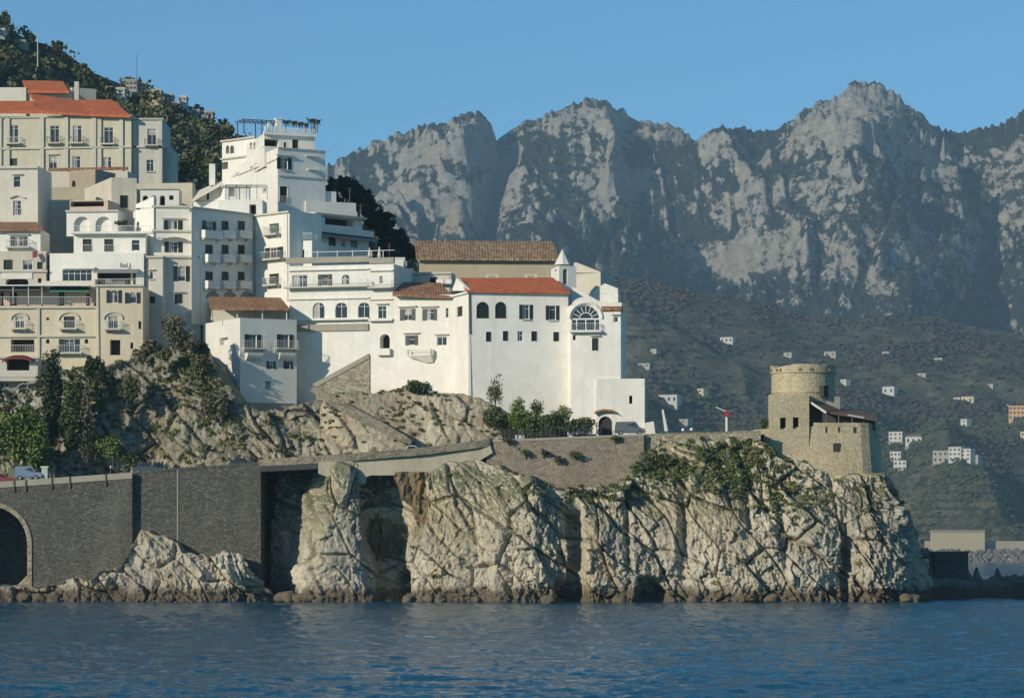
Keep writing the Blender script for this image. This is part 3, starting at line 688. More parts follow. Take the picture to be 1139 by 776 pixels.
# trees on the far slope: far too many and too small to tell apart
ico = np.array([(0, 0, 1), (.89, 0, .45), (.28, .85, .45), (-.72, .53, .45), (-.72, -.53, .45), (.28, -.85, .45), (.72, .53, -.45), (-.28, .85, -.45), (-.89, 0, -.45), (-.28, -.85, -.45), (.72, -.53, -.45), (0, 0, -1)])
icf = np.array([(0, 1, 2), (0, 2, 3), (0, 3, 4), (0, 4, 5), (0, 5, 1), (1, 6, 2), (2, 7, 3), (3, 8, 4), (4, 9, 5), (5, 10, 1), (6, 7, 2), (7, 8, 3), (8, 9, 4), (9, 10, 5), (10, 6, 1), (11, 7, 6), (11, 8, 7), (11, 9, 8), (11, 10, 9), (11, 6, 10)])
def woods(name, label, n, u0, u1, y0, y1, r0, r1, mat, dens):
    u = r.uniform(u0, u1, n); Yb = r.uniform(y0, y1, n); keep = r.random(n) < dens(u, Yb, fbm((u-CX)/F*Yb/150, Yb/150, 1, 4, 131), far_mk((u-CX)/F*Yb, Yb)); u, Yb = u[keep], Yb[keep]; n = len(u); zz = far_z(u, Yb)
    rad = r0+(r1-r0)*r.random(n)**1.6; ct = np.stack(((u-CX)/F*Yb, Yb, zz+rad*.4), -1)
    V = ct[:, None, :]+ico[None]*rad[:, None, None]*(.55+.9*r.random((n, 12, 1)))*np.array((1.25, 1.25, .7))
    Q = (np.arange(n)[:, None, None]*12+icf[None]).reshape(-1, 3)
    tag(np_mesh(name, V.reshape(-1, 3), Q, mat, None, True), label, 'woods', kind='stuff')
GREENW = leafmat('far_groves', [(.016, .026, .012), (.032, .047, .019), (.054, .068, .028), (.085, .09, .04)])
BROWNW = leafmat('far_bare_woods', [(.034, .030, .019), (.052, .043, .027), (.072, .057, .036)])
woods('far_groves', 'green groves and trees scattered over the far terraced slope', 62000, 560, 1180, 2860, 3480, .8, 3.0, GREENW, lambda u, y, d, m: (.06+.94*sstep(-.15, .3, .6*d+.6*fbm((u-CX)/F*y/70, y/70, 5, 3, 141)))*(1-.72*m*sstep(3350, 3050, y)*sstep(880, 960, u)))
woods('far_bare_woods', 'brownish bare woods along the crest of the far slope', 40000, 560, 1180, 3300, 3860, 1.2, 3.6, BROWNW, lambda u, y, d, m: sstep(3250, 3450, y+520*d)*(.06+.85*sstep(-.15, .35, fbm((u-CX)/F*y/90, y/90, 7, 3, 149))))

def mountmat():
    m, nt, bs = _nodes('mountain_limestone')
    at = N(nt, 'ShaderNodeAttribute', attribute_name='rock')
    f = noise(nt, pos(nt, (1, .4, 1)), .011, 10, .72, .3); f2 = noise(nt, pos(nt, (1, .35, 1)), .055, 8, .78)
    ad = N(nt, 'ShaderNodeMath', operation='ADD'); L(nt, at.outputs['Fac'], ad.inputs[0]); L(nt, f, ad.inputs[1])
    ad2 = N(nt, 'ShaderNodeMath', operation='MULTIPLY_ADD'); L(nt, f2, ad2.inputs[0]); ad2.inputs[1].default_value = 1.25; L(nt, ad.outputs[0], ad2.inputs[2]); hf = N(nt, 'ShaderNodeMath', operation='MULTIPLY'); L(nt, ad2.outputs[0], hf.inputs[0]); hf.inputs[1].default_value = .5
    rockc = ramp(nt, f2, [(.3, (.15, .135, .11)), (.5, (.34, .315, .265)), (.72, (.52, .48, .40))])
    wm = noise(nt, pos(nt), .006, 4); rockc = mix(nt, ramp(nt, wm, [(.56, (0, 0, 0)), (.7, (.5, .5, .5))]), rockc, (.42, .30, .18))
    veg = ramp(nt, noise(nt, pos(nt, (1, .5, 1)), .10, 7, .75), [(.36, (.012, .019, .013)), (.5, (.030, .038, .024)), (.64, (.066, .066, .042))])
    c = mix(nt, ramp(nt, hf.outputs[0], [(.604, (0, 0, 0)), (.638, (1, 1, 1))]), veg, rockc)
    L(nt, c, bs.inputs['Base Color']); bs.inputs['Roughness'].default_value = 1; bs.inputs['Specular IOR Level'].default_value = .1
    b1 = noise(nt, pos(nt, (1, .5, 1)), .03, 9, .72); b2 = noise(nt, pos(nt, (1, .4, 1)), .13, 6, .7)
    ba = N(nt, 'ShaderNodeMath', operation='MULTIPLY_ADD'); L(nt, b2, ba.inputs[0]); ba.inputs[1].default_value = .55; L(nt, b1, ba.inputs[2])
    bump(nt, bs, ba.outputs[0], 1, 13); return m
MS = [(-150, 260), (200, 240), (300, 215), (365, 182), (400, 165), (430, 152), (465, 143), (500, 135), (515, 127), (530, 125), (540, 129), (547, 140), (552, 150), (560, 149), (580, 135), (610, 125), (640, 113), (655, 109), (675, 113), (695, 125), (715, 135), (740, 137), (760, 145), (773, 156), (790, 148), (820, 142), (860, 144), (885, 130), (900, 120), (915, 113), (932, 104), (940, 98), (952, 91), (962, 89), (975, 92), (995, 103), (1010, 117), (1025, 131), (1045, 141), (1070, 148), (1095, 142), (1115, 136), (1130, 129), (1139, 119), (1180, 100), (1250, 110), (1400, 160)]
us = np.arange(150, 1300, 1.25); Ys = np.concatenate((np.linspace(4500, 6300, 520), np.linspace(6310, 7400, 40)))
Yg, U = np.meshgrid(Ys, us, indexing='ij'); X = (U-CX)/F*Yg
YR = 6000+170*vn(us/170, .5, .5, 201)+0*us; YR = np.broadcast_to(YR, Yg.shape)
t = np.clip((Yg-4500)/(YR-4500), 0, 1); Zr0 = ZZ(interp(us, MS), YR); det = 8*fbm(us/7, 0.5, .5, 4, 207); Zr = Zr0+det
prof = .20+.80*(.8*t**1.0+.2*sstep(.2, 1.0, t))
kern = np.ones(41)/41; Zs = np.convolve(np.pad(Zr0[0], 20, 'edge'), kern, 'valid')[None, :]
blend = sstep(.80, 1.0, t); base = 170+(Zs*(1-blend)+Zr0*blend-170)*((prof-.20)/.80)+det*sstep(.93, 1.0, t)
env = sstep(0, .25, t)*sstep(1, .70, t)
wx = X+150*fbm(X/420, base/300, 1, 3, 211); wy = base+130*fbm(X/420, base/300, 2, 3, 215)
spur = ridged(wx/560+.55*wy/560, wy/760, .4, 3, 221, .45); rug = ridged(wx/260, wy/230, .4, 5, 223, .55); fine_ = fbm(X/60, base/60, .3, 4, 227)
Zm = base+env*(125*(spur-.8)+80*(rug-.8)+24*fine_+30*(ridged(wx/110, wy/95, .9, 4, 229, .6)-.8)+9*(ridged(X/38, base/34, .9, 3, 230)-.8))+sstep(1.0, .95, t)*sstep(.4, .8, t)*(30*(ridged(X/120, base/110, .2, 4, 233)-.7)+9*fbm(X/30, base/30, 1, 3, 235))
# the deep clefts
for (gx, gw, gd, a, b) in ((553, 15, 160, .45, 1.02), (800, 26, 120, .15, .75), (955, 20, 90, .1, .5), (480, 16, 90, .2, .7), (1112, 22, 110, .2, .8), (620, 20, 70, .2, .6)):
    Zm -= gd*np.exp(-((U-gx-18*np.sin(t*7+gx))/gw)**2)*sstep(a-.1, a+.12, t)*sstep(b, b-.15, t)
# limestone cliff bands
q = Zm/120+.75*fbm(X/520, Yg/520, 3, 3, 241); fr = q-np.floor(q); Zt = (np.floor(q)+sstep(.45, .85, fr)-q)*120
Zm = Zm+Zt*.8*sstep(-.25, .3, fbm(X/480, Yg/380, 4, 3, 245))*sstep(0.05, .25, t)*sstep(1.0, .82, t)
Zm = np.where(Yg > YR, Zr-(Yg-YR)*.55+0*Zm, Zm)
gy, gx_ = np.gradient(Zm); dY = np.gradient(Yg, axis=0); dX = np.gradient(X, axis=1)
slope = np.hypot(gy/dY, gx_/dX)
pyv = HY-(Zm-CZ)/Yg*F
rock = .30*sstep(.7, 2.2, slope)-.165
def patch(x, y, rx, ry, k): return k*np.exp(-((U-x)/rx)**2-((pyv-y)/ry)**2)
for a in ((960, 112, 62, 26, .42), (700, 198, 42, 22, .34), (655, 130, 70, 24, .30), (745, 148, 30, 12, .3), (460, 165, 90, 26, .20), (528, 140, 22, 16, .22), (860, 280, 60, 28, .16), (1010, 285, 90, 24, .16), (820, 290, 22, 26, .2), (505, 235, 50, 28, .2), (565, 190, 14, 14, .3), (850, 180, 40, 30, .12), (430, 215, 50, 40, .12)):
    rock = rock+patch(*a)
rock = rock+.05*sstep(230, 150, pyv)-.085*sstep(190, 290, pyv)-.04*sstep(290, 330, pyv)
tag(np_mesh('mountains', np.stack((X, Yg, Zm), -1).reshape(-1, 3), grid_quads(*X.shape), mountmat(), None, True, {'rock': rock}), kind='structure')
B = building
# ================================================================== lower left row
g, f = B('terrace_house', 'pale stone terrace house with a red arched awning over its balcony', [(-14, 421), (42, 421)], 397, 452, GREYB,
         {0: [(20, 405, 25, 13, 'D'), (2, 431, 2.4, 10, 'D'), (8, 431, 2.4, 10, 'D'), (-6, 408, 8, 14, 'C')]}, 6, cornice=(397, 423))
mb = MB(org(g)); t0, z0_ = f[0].sz(4, 403); t1, _ = f[0].sz(38, 403)
ap = [((t0+t1)/2-(t1-t0)/2*math.cos(math.pi*i/12), z0_+.75*math.sin(math.pi*i/12)) for i in range(13)]
for (a, za), (b, zb) in zip(ap, ap[1:]): mb.slab([f[0].pt(a, za, 1.5), f[0].pt(b, zb, 1.5), f[0].pt(b, zb+.3, .02), f[0].pt(a, za+.3, .02)], .06); mb.poly([f[0].pt(a, za, 1.5), f[0].pt(a, za-.28, 1.5), f[0].pt(b, zb-.28, 1.5), f[0].pt(b, zb, 1.5)])
mb.build('awning', REDAWN, g)
strip(g, f[0], -14, 42, 421.5, 424, .01, 1.5, TRIM, 'balcony')
mb = MB(org(g)); ta, zz_ = f[0].sz(-12, 421); tb, _ = f[0].sz(41.5, 421); rail(mb, f[0], ta, tb, zz_, zz_+1, .1, 1.4); mb.build('railing', RAILW, g)
g, f = B('cream_palazzo', 'long cream palazzo with arch-headed balcony doors under the restaurant terrace', [(-14, 425), (42, 424.5), (107, 424)], 340, 430, CREAM,
         {0: [(22, 358, 10, 13, 'GbA'), (25, 384, 26, 14, 'Dr')], 1: [(77, 358, 12, 13, 'CbA'), (53, 354, 3, 3.5, 'Da'), (53, 379, 4, 5, 'Da'), (96, 379, 4, 5, 'Da'), (77, 384, 23, 15, 'Sb')]}, 8, cornice=(341, 373))
strip(g, f[1], 41.5, 44.5, 342, 429, .003, .22, TRIM, 'pilaster')
g, f = B('cream_house', 'narrow cream house with two arched shuttered windows over an arched balcony door', [(107, 423.5), (159, 423.5)], 317, 425, CREAM,
         {0: [(127, 329.5, 17, 14, 'Sa'), (147.5, 331, 17, 12, 'Sa'), (126, 358, 11, 14, 'GbA'), (128, 386, 11.5, 17, 'D'), (155.5, 361, 3, 9, 'Ca'), (146.5, 384, 3, 7, 'D')]}, 8, cornice=(317,))
mb = MB(org(g)); a = f[0].pt(*f[0].sz(109, 319), .15); b = f[0].pt(*f[0].sz(110, 400), .15); mb.tube(a, b, .07); mb.build('drainpipe', TRIM, g)
# restaurant terrace
g, f = B('restaurant_terrace', 'pink walled restaurant terrace shaded by a long dark canopy and a green awning', [(-14, 428), (104, 428)], 318, 345, PINK,
         {0: [(15, 332, 8, 15, 'D'), (68.5, 332, 6, 15, 'C'), (98, 333, 4, 13, 'C'), (2, 332, 4, 15, 'D')]}, 4)
for x in (2, 18, 35, 50): strip(g, f[0], x, x+.8, 321, 340, 3.0, 3.1, RAILW, 'post')
awning(g, f[0], -14, 52, 320.5, 324, 3.2, GRYAWN, False); awning(g, f[0], 56, 101, 320, 324, 2.4, GRNAWN)
strip(g, f[0], -14, 103, 318.6, 319.8, .01, 3.25, FRAME, 'beam')
mb = MB(org(g)); ta, zz_ = f[0].sz(-12, 340); tb, _ = f[0].sz(103, 340); rail(mb, f[0], ta, tb, zz_, zz_+1, .1, 3.4); mb.build('railing', RAILW, g)
g, f = B('terrace_wall', 'cream parapet wall with an end pier beside the restaurant awning', [(46, 430.2), (108, 430)], 312, 340, PALE, {}, 1.0, cat='wall')
strip(g, f[0], 103.5, 108, 311, 339, .01, 1.6, PALE, 'pier')
g, f = B('ochre_house', 'weathered beige house with a wide dark arch above the restaurant canopy', [(-14, 431.5), (52, 431.2)], 279, 330, BEIGE,
         {0: [(19, 314.5, 25, 12, 'Da'), (44.3, 295, 6, 8, 'Cl'), (44, 311.5, 4, 5, 'D'), (9, 294, 10, 11, 'C'), (31, 294.5, 11, 11, 'G')]}, 6, cornice=(301,))
strip(g, f[0], 2, 36, 300, 310, .004, .12, WHITE2, 'parapet')
mb = MB(org(g)); q = f[0].pt(*f[0].sz(37, 280), .6); mb.slab([q, q+np.array((.7, 0, .1)), q+np.array((.75, -.5, -.7)), q+np.array((.1, -.5, -.9))], .05); mb.build('awning', REDAWN, g)
mb = MB(org(g)); mb.tube(f[0].pt(*f[0].sz(51.3, 281), .12), f[0].pt(*f[0].sz(51.6, 320), .12), .08); mb.build('drainpipe', CONC, g)
g, f = B('white_house', 'small white house with a red tiled roof and one dark shuttered window', [(-14, 436), (45, 435.5)], 255, 290, WHITE,
         {0: [(21, 268.5, 19, 11, 'Sbh'), (-6, 268, 10, 12, 'C')]}, 6, cornice=(256,))
roof(g, [(-16, 255, 435.2), (47, 255, 434.8), (41, 246.5, 441), (-16, 246.5, 441)], MIXTILE)
g, f = B('pale_tower_house', 'tall pale house with pedimented windows at the left edge above the tiled white house', [(-14, 442), (42, 441.5)], 184, 262, PALE,
         {0: [(19, 202, 7.5, 12, 'Gh'), (19, 231, 9, 16, 'Gr')]}, 9, cornice=(186,))
mb = MB(org(g)); fpoly(mb, f[0], [(11, 220.5), (19, 217.5), (28, 220.5), (28, 219.2), (19, 215.8), (11, 219.2)], .003, .3); mb.build('pediment', TRIM, g)
B('shaded_wall', 'dark shaded stone wall in the gap beside the tall pale house', [(38, 449), (82, 449)], 222, 300, GREYB, {}, 3, cat='wall')
# white villa
g, f = B('white_villa', 'white villa with two arched niches on its roof terrace and shuttered balcony doors', [(82, 434), (162, 433.6)], 259, 300, WHITE,
         {0: [(97, 272.5, 10, 14, 'Cr'), (121, 272.5, 10, 14, 'Cr'), (151, 272.5, 9, 12, 'G'), (162, 273, .1, 12, 'C')][:3]}, 8)
strip(g, f[0], 80, 171, 258, 260.4, .01, 1.0, WHITE, 'terrace_slab')
g2, f2 = B('', '', [(74, 437.5), (131, 437)], 233, 262, WHITE, {0: [(91, 249, 18, 17, 'Na'), (115, 249, 18, 17, 'Na')]}, 6, root=g, cornice=(234,))
mb = MB(org(g)); mb.poly([f[0].pt(*f[0].sz(x, y), .1) for x, y in ()]) if 0 else None
ta, zz_ = f[0].sz(83, 258); tb, _ = f[0].sz(168, 258); rail(mb, f[0], ta, tb, zz_+.02, zz_+.8, .5, .95); mb.build('railing', RAILW, g)
g, f = B('white_veranda', 'white glazed veranda with dark lettering and a striped scalloped awning', [(55, 431.4), (107, 431), (160, 430.8)], 281, 322, WHITE,
         {0: [(86, 306, 33, 13, 'G')], 1: [(129.5, 310, 43, 15, 'D')]}, 3)
awning(g, f[1], 105, 155, 299, 302, 1.1, GRYAWN); strip(g, f[1], 144.5, 147, 303, 317, -.9, -.7, WHITE, 'pillar')
strip(g, f[1], 109, 138, 309.5, 317, -1.0, -.9, GRYAWN, 'screen')
strip(g, f[0], 70, 106, 297, 299, .01, .5, WHITE, 'terrace_slab')
def lettering(root, text, fac, px, py, h, mat):
    cu = bpy.data.curves.new('lettering', 'FONT'); cu.body = text; cu.extrude = .03; cu.align_x = 'LEFT'; t, z = fac.sz(px, py)
    cu.size = h/.7; o = bpy.data.objects.new('lettering', cu); COL.objects.link(o); bpy.context.view_layer.update()
    me = bpy.data.meshes.new_from_object(o); bpy.data.objects.remove(o)
    me.materials.clear(); me.materials.append(mat); o = bpy.data.objects.new('lettering', me); COL.objects.link(o)
    o.parent = root; o.location = Vector(fac.pt(t, z, .05)-org(root)); o.rotation_euler = (math.pi/2, 0, math.atan2(fac.u[1], fac.u[0])); return o
lettering(g, 'BaLJ', f[1], 133, 297, .62, CONC)
mb = MB(org(g)); rail(mb, f[1], *[f[1].sz(x, 317)[0] for x in (108, 158)], f[1].sz(120, 317)[1], f[1].sz(120, 317)[1]+.9, .01, .1); mb.build('railing', RAILW, g)
g, f = B('white_annex', 'bright white stepped annex joined to the right side of the white villa', [(148, 441), (151, 437.5), (171, 435)], 231, 300, WHITE,
         {1: [(153.5, 251.5, 2.6, 10, 'C')]}, 6, gables=[(1, [(151, 231), (151, 227), (171, 218), (171, 231)], .4)])
g, f = B('grey_beige_house', 'narrow grey-beige house with two small windows left of the arched-canopy house', [(160, 431.4), (181, 431)], 284, 392, GREYB,
         {0: [(168.5, 306, 3.6, 8, 'Ghl'), (169.5, 333, 6, 7.5, 'C')]}, 7, cornice=(285,))
mb = MB(org(g)); mb.tube(f[0].pt(*f[0].sz(161.5, 286), .12), f[0].pt(*f[0].sz(162, 372), .12), .08); mb.build('drainpipe', CONC, g)
g, f = B('stone_house', 'grey plastered house with an arched shuttered window and a curved canopy above it', [(181, 432), (223, 432.8)], 284, 396, GREYB,
         {0: [(202, 304, 18, 17, 'Sa'), (198.5, 332, 9, 10.5, 'Ch')]}, 7, cornice=(285,))
g2, f2 = B('', '', [(170, 435.2), (214, 435.8)], 229, 290, WHITE2, {0: [(192.5, 250, 21, 10, 'Sh'), (193, 275, 20, 13, 'S')]}, 7, root=g, cornice=(229, 256))
mb = MB(org(g)); t0, z0_ = f2[0].sz(178, 270); t1, _ = f2[0].sz(211, 270)
ap = [((t0+t1)/2-(t1-t0)/2*math.cos(math.pi*i/10), z0_+.8*math.sin(math.pi*i/10)) for i in range(11)]
for (a, za), (b, zb) in zip(ap, ap[1:]): mb.slab([f2[0].pt(a, za, 1.2), f2[0].pt(b, zb, 1.2), f2[0].pt(b, zb+.1, .02), f2[0].pt(a, za+.1, .02)], .07)
mb.build('canopy', WHITE2, g); strip(g, f2[0], 171, 213, 281, 284.5, .01, .9, WHITE2, 'balcony')
# arcade, beige house, garden walls
g, f = B('arcade_pavilion', 'low white pavilion with three small dark arches', [(156, 446), (199, 446)], 209, 240, WHITE2,
         {0: [(161.5, 222.5, 6, 11, 'Da'), (171, 222.5, 6, 11, 'Da'), (180.5, 222.5, 6, 11, 'Da'), (190.5, 219.5, 5, 5, 'D')]}, 4, cornice=(209,))
g, f = B('beige_house', 'beige house with a bright white side wall and a dark green shuttered window', [(94, 462), (124, 448), (152, 449)], 197, 260, BEIGE, {1: [(138, 224, 9, 14, 'C')], 0: [(118, 232, 3, 13, 'C')]}, 8)
mb = MB(org(g)); fpoly(mb, f[0], [(95, 196.5), (123.9, 196.5), (123.9, 255), (95, 255)], .004, .05); 
mb = MB(org(g)); t_, z_ = f[0].sz(118, 232)
mb.build('side_wall', WHITE, g) if mb.f else None
B('ochre_wall', 'weathered ochre garden wall behind the white arcade', [(150, 456), (214, 455)], 203, 260, YELLOW, {}, 2, cat='wall')
B('pergola_house', 'brick coloured low house under a dark pergola on the roof terrace', [(77, 445), (120, 444)], 222, 262, PINK, {0: [(97, 226.5, 37, 6, 'D')]}, 5)
g, f = B('garden_wall', 'mossy beige garden wall below the yellow palazzo', [(40, 472), (99, 470)], 207, 300, plaster('mossy_beige_wall', (.40, .36, .25), (.16, .16, .08), .9), {}, 3, cat='wall')
B('ruined_outbuilding', 'rough pinkish stone outbuilding in front of the yellow palazzo', [(77, 500), (106, 498)], 188, 250, plaster('rough_pink_stone', (.40, .32, .24), (.22, .18, .13), .9), {0: [(82, 204, 4, 7, 'Da')]}, 6, cat='outbuilding')
g, f = B('retaining_terrace', 'terrace wall with a reddish coping in front of the yellow palazzo', [(54, 510), (142, 508)], 190, 250, BEIGE, {}, 5, cat='wall')
strip(g, f[0], 54, 142, 187, 190, -.3, .3, MIXTILE, 'coping')
# palazzo
g, f = B('yellow_palazzo', 'large yellowish palazzo with stone pilasters under terracotta roofs high on the left', [(-14, 523), (146, 520)], 127, 240, YELLOW,
         {0: [(15.5, 149, 10, 20, 'Gb'), (61, 149, 10, 19, 'Gbk'), (86, 149, 10, 19, 'Gbk'), (121, 150.5, 10, 18, 'Gbk'), (59, 180.5, 9, 14, 'Gh'), (85, 180, 9, 13, 'Gl'), (119.5, 181, 9, 13, 'Gl'), (15, 180, 8, 8, 'C')]}, 16, cornice=(128, 163), cormat=TRIM)
for x in (-2, 7, 45, 72, 103, 109, 133): strip(g, f[0], x, x+4.2, 130, 212, .01, .3, TRIM, 'pilaster')
g2, f2 = B('', '', [(146, 521), (181, 521)], 132, 240, GREYB, {0: [(169, 152, 10, 18, 'Gbk'), (167, 184, 8, 13, 'Gl')]}, 12, root=g, cornice=(132, 163))
for x in (148, 177): strip(g, f2[0], x, x+3.6, 134, 205, .01, .3, TRIM, 'pilaster')
B('', '', [(178, 523), (191, 523)], 163, 240, GREYB, {}, 10, root=g)
for q in ([(-14, 123.5, 521.5), (46, 123.5, 521), (37, 112, 527), (-14, 112, 527)], [(46.5, 123.5, 520.6), (103, 126.5, 520), (86, 111, 530), (33, 104, 532)], [(31, 100.5, 532.5), (77, 101, 532), (70, 90, 539), (25, 89, 539)], [(103.5, 126.5, 519.6), (145, 128, 519), (124, 110.5, 529), (88, 110.5, 530)]):
    roof(g, q, REDTILE, .4)
B('', '', [(-14, 533), (29, 533)], 97, 130, PALE, {}, 8, root=g)
B('', '', [(30, 533.5), (80, 533.5)], 100.5, 130, PALE, {}, 6, root=g); B('', '', [(80, 534), (107, 536)], 97, 130, BEIGE, {}, 6, root=g)
strip(g, Fac(XY(80, 532), XY(107, 532)), 83, 88, 91, 112, -.5, .5, BEIGE, 'chimney')
# ================================================================== hotel
W3 = []
for y, hh in ((251.5, 12), (278, 12), (307.5, 11.5)):
    W3 += [(232.5, y, 15 if y < 260 else 8.5, hh, 'Sp' if y < 260 else 'Cp'), (250.3, y, 8, hh, 'Cp'), (268.3, y, 8, hh, 'Cp')]
g, f = B('white_hotel', 'white hotel wing with nine balconied shuttered windows, its front in blue shade', [(211.5, 447), (213, 431.5), (291, 442.5)], 229, 360, WHITE, {1: W3}, 9, cornice=(230,), capmat=WHITE)
for cx in (237, 256, 275):
    mb = MB(org(g)); t0, z0_ = f[1].sz(cx-8, 331); t1, _ = f[1].sz(cx+8, 331)
    fr = arc_pts(t0, t1, z0_, 1.0); mb.poly([f[1].pt(a, b, .02) for a, b in fr]); mb.build('blind_arch', GRYAWN, g)
g, f = B('hotel_wing', 'bright hotel wing with three stacked balcony windows, the top one with a green blind', [(284, 441), (322, 436)], 234, 345, WHITE,
         {0: [(305, 254, 10.5, 11.5, 'Rbl'), (305, 281, 20, 12.5, 'Sb'), (305, 310, 10.5, 12, 'Cb')]}, 6, cornice=(235,))
mb = MB(org(g)); mb.tube(f[0].pt(*f[0].sz(320, 237), .1), f[0].pt(*f[0].sz(320.5, 335), .1), .07); mb.build('drainpipe', WHITE2, g)
g, f = B('white_hotel_annex', 'small white annex with one green shuttered window under a blue awning balcony', [(321, 438.5), (347, 437)], 267, 310, WHITE, {0: [(333.5, 282, 10, 9, 'Cl')]}, 5)
g2, f2 = B('', '', [(322, 442), (348, 441)], 238, 290, WHITE2, {0: [(334, 256, 17, 13, 'G')]}, 5, root=g)
awning(g, f2[0], 322, 347, 244, 249, 1.8, BLUAWN, False); strip(g, f2[0], 322, 352, 237, 243, .01, .5, WHITE, 'parapet')
mb = MB(org(g)); rail(mb, f[0], 0, f[0].L, f[0].sz(333, 266.5)[1], f[0].sz(333, 266.5)[1]+.9, -2, .1); mb.build('railing', RAILW, g)
# terrace restaurant behind, in shade
g, f = B('terrace_restaurant', 'grey terrace building in shade with a pinkish canopy edge below the big white house', [(346, 443), (410, 452)], 257, 300, WHITE2,
         {0: [(369.5, 267.5, 8.5, 11, 'C'), (382, 270, 5, 8, 'G'), (394, 271, 8, 9, 'G')]}, 6)
strip(g, f[0], 345, 411, 250, 257, .01, .9, WHITE2, 'parapet'); awning(g, f[0], 349, 410, 257.5, 261, 1.6, GRYAWN, True)
g2, f2 = B('', '', [(347, 449), (403, 456)], 238, 270, WHITE2, {0: [(371, 246, 44, 8, 'D')]}, 5, root=g)
strip(g, f2[0], 346, 402, 236.5, 239, .01, 1.2, PINK, 'canopy_edge')
# big white house on top
g, f = B('big_white_house', 'tallest white house with a planted roof terrace and pergola against the sky', [(262, 478), (309, 457), (362, 461)], 164, 262, WHITE,
         {0: [(287, 185.5, 8, 10, 'C'), (279.5, 187, 3.4, 4.5, 'D'), (294, 212, 4, 5, 'D')], 1: [(316, 181.5, 16, 13, 'Shl'), (315.5, 216, 8.5, 18, 'Cr')]}, 9, cornice=None)
for i, (x0, x1, y) in enumerate(((309, 362, 195), (309, 362, 164))): strip(g, f[1], x0, x1, y-.6, y+.7, .004, .16, TRIM, 'string_course')
strip(g, f[0], 262, 308.8, 195, 196.3, .004, .14, TRIM, 'string_course')
for x, y in ((339, 173), (341, 188)): strip(g, f[1], x, x+14, y, y+1, .01, .6, WHITE2, 'ledge')
g2, f2 = B('', '', [(271, 477), (294, 462), (350, 465)], 148, 185, WHITE, {0: [(279, 162, 2.6, 8, 'Da'), (283, 162, 2.6, 8, 'Da')], 1: [(302, 158.5, 16, 8, 'D'), (328.5, 160, 7, 10, 'C'), (317, 161, 3, 6, 'C')]}, 8, root=g)
strip(g, f2[1], 292.5, 350.5, 146.5, 149.5, .004, .5, WHITE, 'cornice')
mb = MB(org(g)); ta, zz_ = f2[1].sz(294, 146.5); tb, _ = f2[1].sz(349, 146.5); rail(mb, f2[1], ta, tb, zz_, zz_+.75, .0, .45, .3, .12); mb.build('balustrade', WHITE, g)
mb = MB(org(g)); t, z = f2[1].sz(308.5, 147); f2[1].box(mb, t, t+.8, z, z+2.0, -1.2, -.4); f2[1].box(mb, t-.1, t+.9, z+2.0, z+2.15, -1.3, -.3); mb.build('chimney', WHITE, g)
mb = MB(org(g)); t0, z = f2[1].sz(273, 147); t1, _ = f2[1].sz(313, 147)
for t in (t0, (t0+t1)/2, t1):
    for d in (-4, -1): f2[1].box(mb, t, t+.12, z, z+1.9, d, d+.12)
for k in range(9): t = t0+(t1-t0)*k/8; f2[1].box(mb, t, t+.08, z+1.9, z+2.0, -4.4, -.6)
for d in (-4.1, -2.6, -1): f2[1].box(mb, t0-.3, t1+.4, z+2.0, z+2.1, d, d+.1)
mb.build('pergola', IRON, g)
mb = MB(org(g)); 
for x in (310.5, 361): t, z = f2[1].sz(x-12, 148); f2[1].box(mb, t, t+.4, z, z+1.6, -.5, -.1)
mb.build('roof_pier', WHITE, g)
g3, f3 = B('white_arched_house', 'white house wing with two small arches and a stair climbing its side wall', [(247, 479), (284, 474)], 152, 250, WHITE,
           {0: [(253, 166, 3.5, 9, 'Da'), (258, 166, 4.5, 9, 'Da'), (250, 184, 7, 8, 'D')]}, 6, cornice=(152, 172))
mb = MB(org(g3)); fpoly(mb, f3[0], [(257, 196), (284, 168), (284, 170.5), (261, 196.5)], .01, .14); mb.build('stair', WHITE2, g3)
g, f = B('low_white_wing', 'low white wing stepping down behind the terrace restaurant', [(340, 459), (396, 462)], 223, 262, WHITE2, {}, 5)
B('', '', [(355, 461), (374, 462)], 212, 240, WHITE2, {}, 5, root=g)
# low houses in front of it
g, f = B('sloped_roof_house', 'small white house with a steep pale sloping roof and a white chimney stack', [(215, 446), (247, 445)], 223, 260, WHITE2, {0: [(231, 218, 2.6, 6, 'D')][:0]}, 6,
         gables=[(0, [(216, 223), (216, 221), (246, 204), (246, 223)], .5)])
roof(g, [(213, 223, 444.5), (248, 203.5, 443.6), (247, 200, 450), (222, 211, 451)], PALE, .2)
strip(g, f[0], 230, 232.6, 215, 222, .002, .06, DARK, 'window')
strip(g, Fac(XY(230, 448.5), XY(250, 448.5)), 233, 239.5, 182.5, 206, -.6, .6, WHITE, 'chimney')
g, f = B('white_cube_house', 'small white cube house with a wire pergola on its roof terrace', [(243, 446), (250, 443.4), (279, 443.6)], 206.5, 255, WHITE, {1: [(258, 213, 6, 10, 'N'), (285, 215, 1, 1, 'D')][:1]}, 5, cornice=(206.5,))
B('', '', [(243, 442), (292, 441.5)], 222, 262, WHITE, {0: [(281, 232.5, 7.5, 11, 'D')]}, 4, root=g)
mb = MB(org(g)); fz = f[1]; t0, z = fz.sz(251, 206); t1, _ = fz.sz(297, 206)
for t in np.linspace(t0, t1, 5): fz.box(mb, t, t+.07, z-2.0, z, .3, .37)
for d in (.3, -1, -2.4): fz.box(mb, t0, t1, z, z+.07, d, d+.07)
mb.build('pergola', IRON, g)
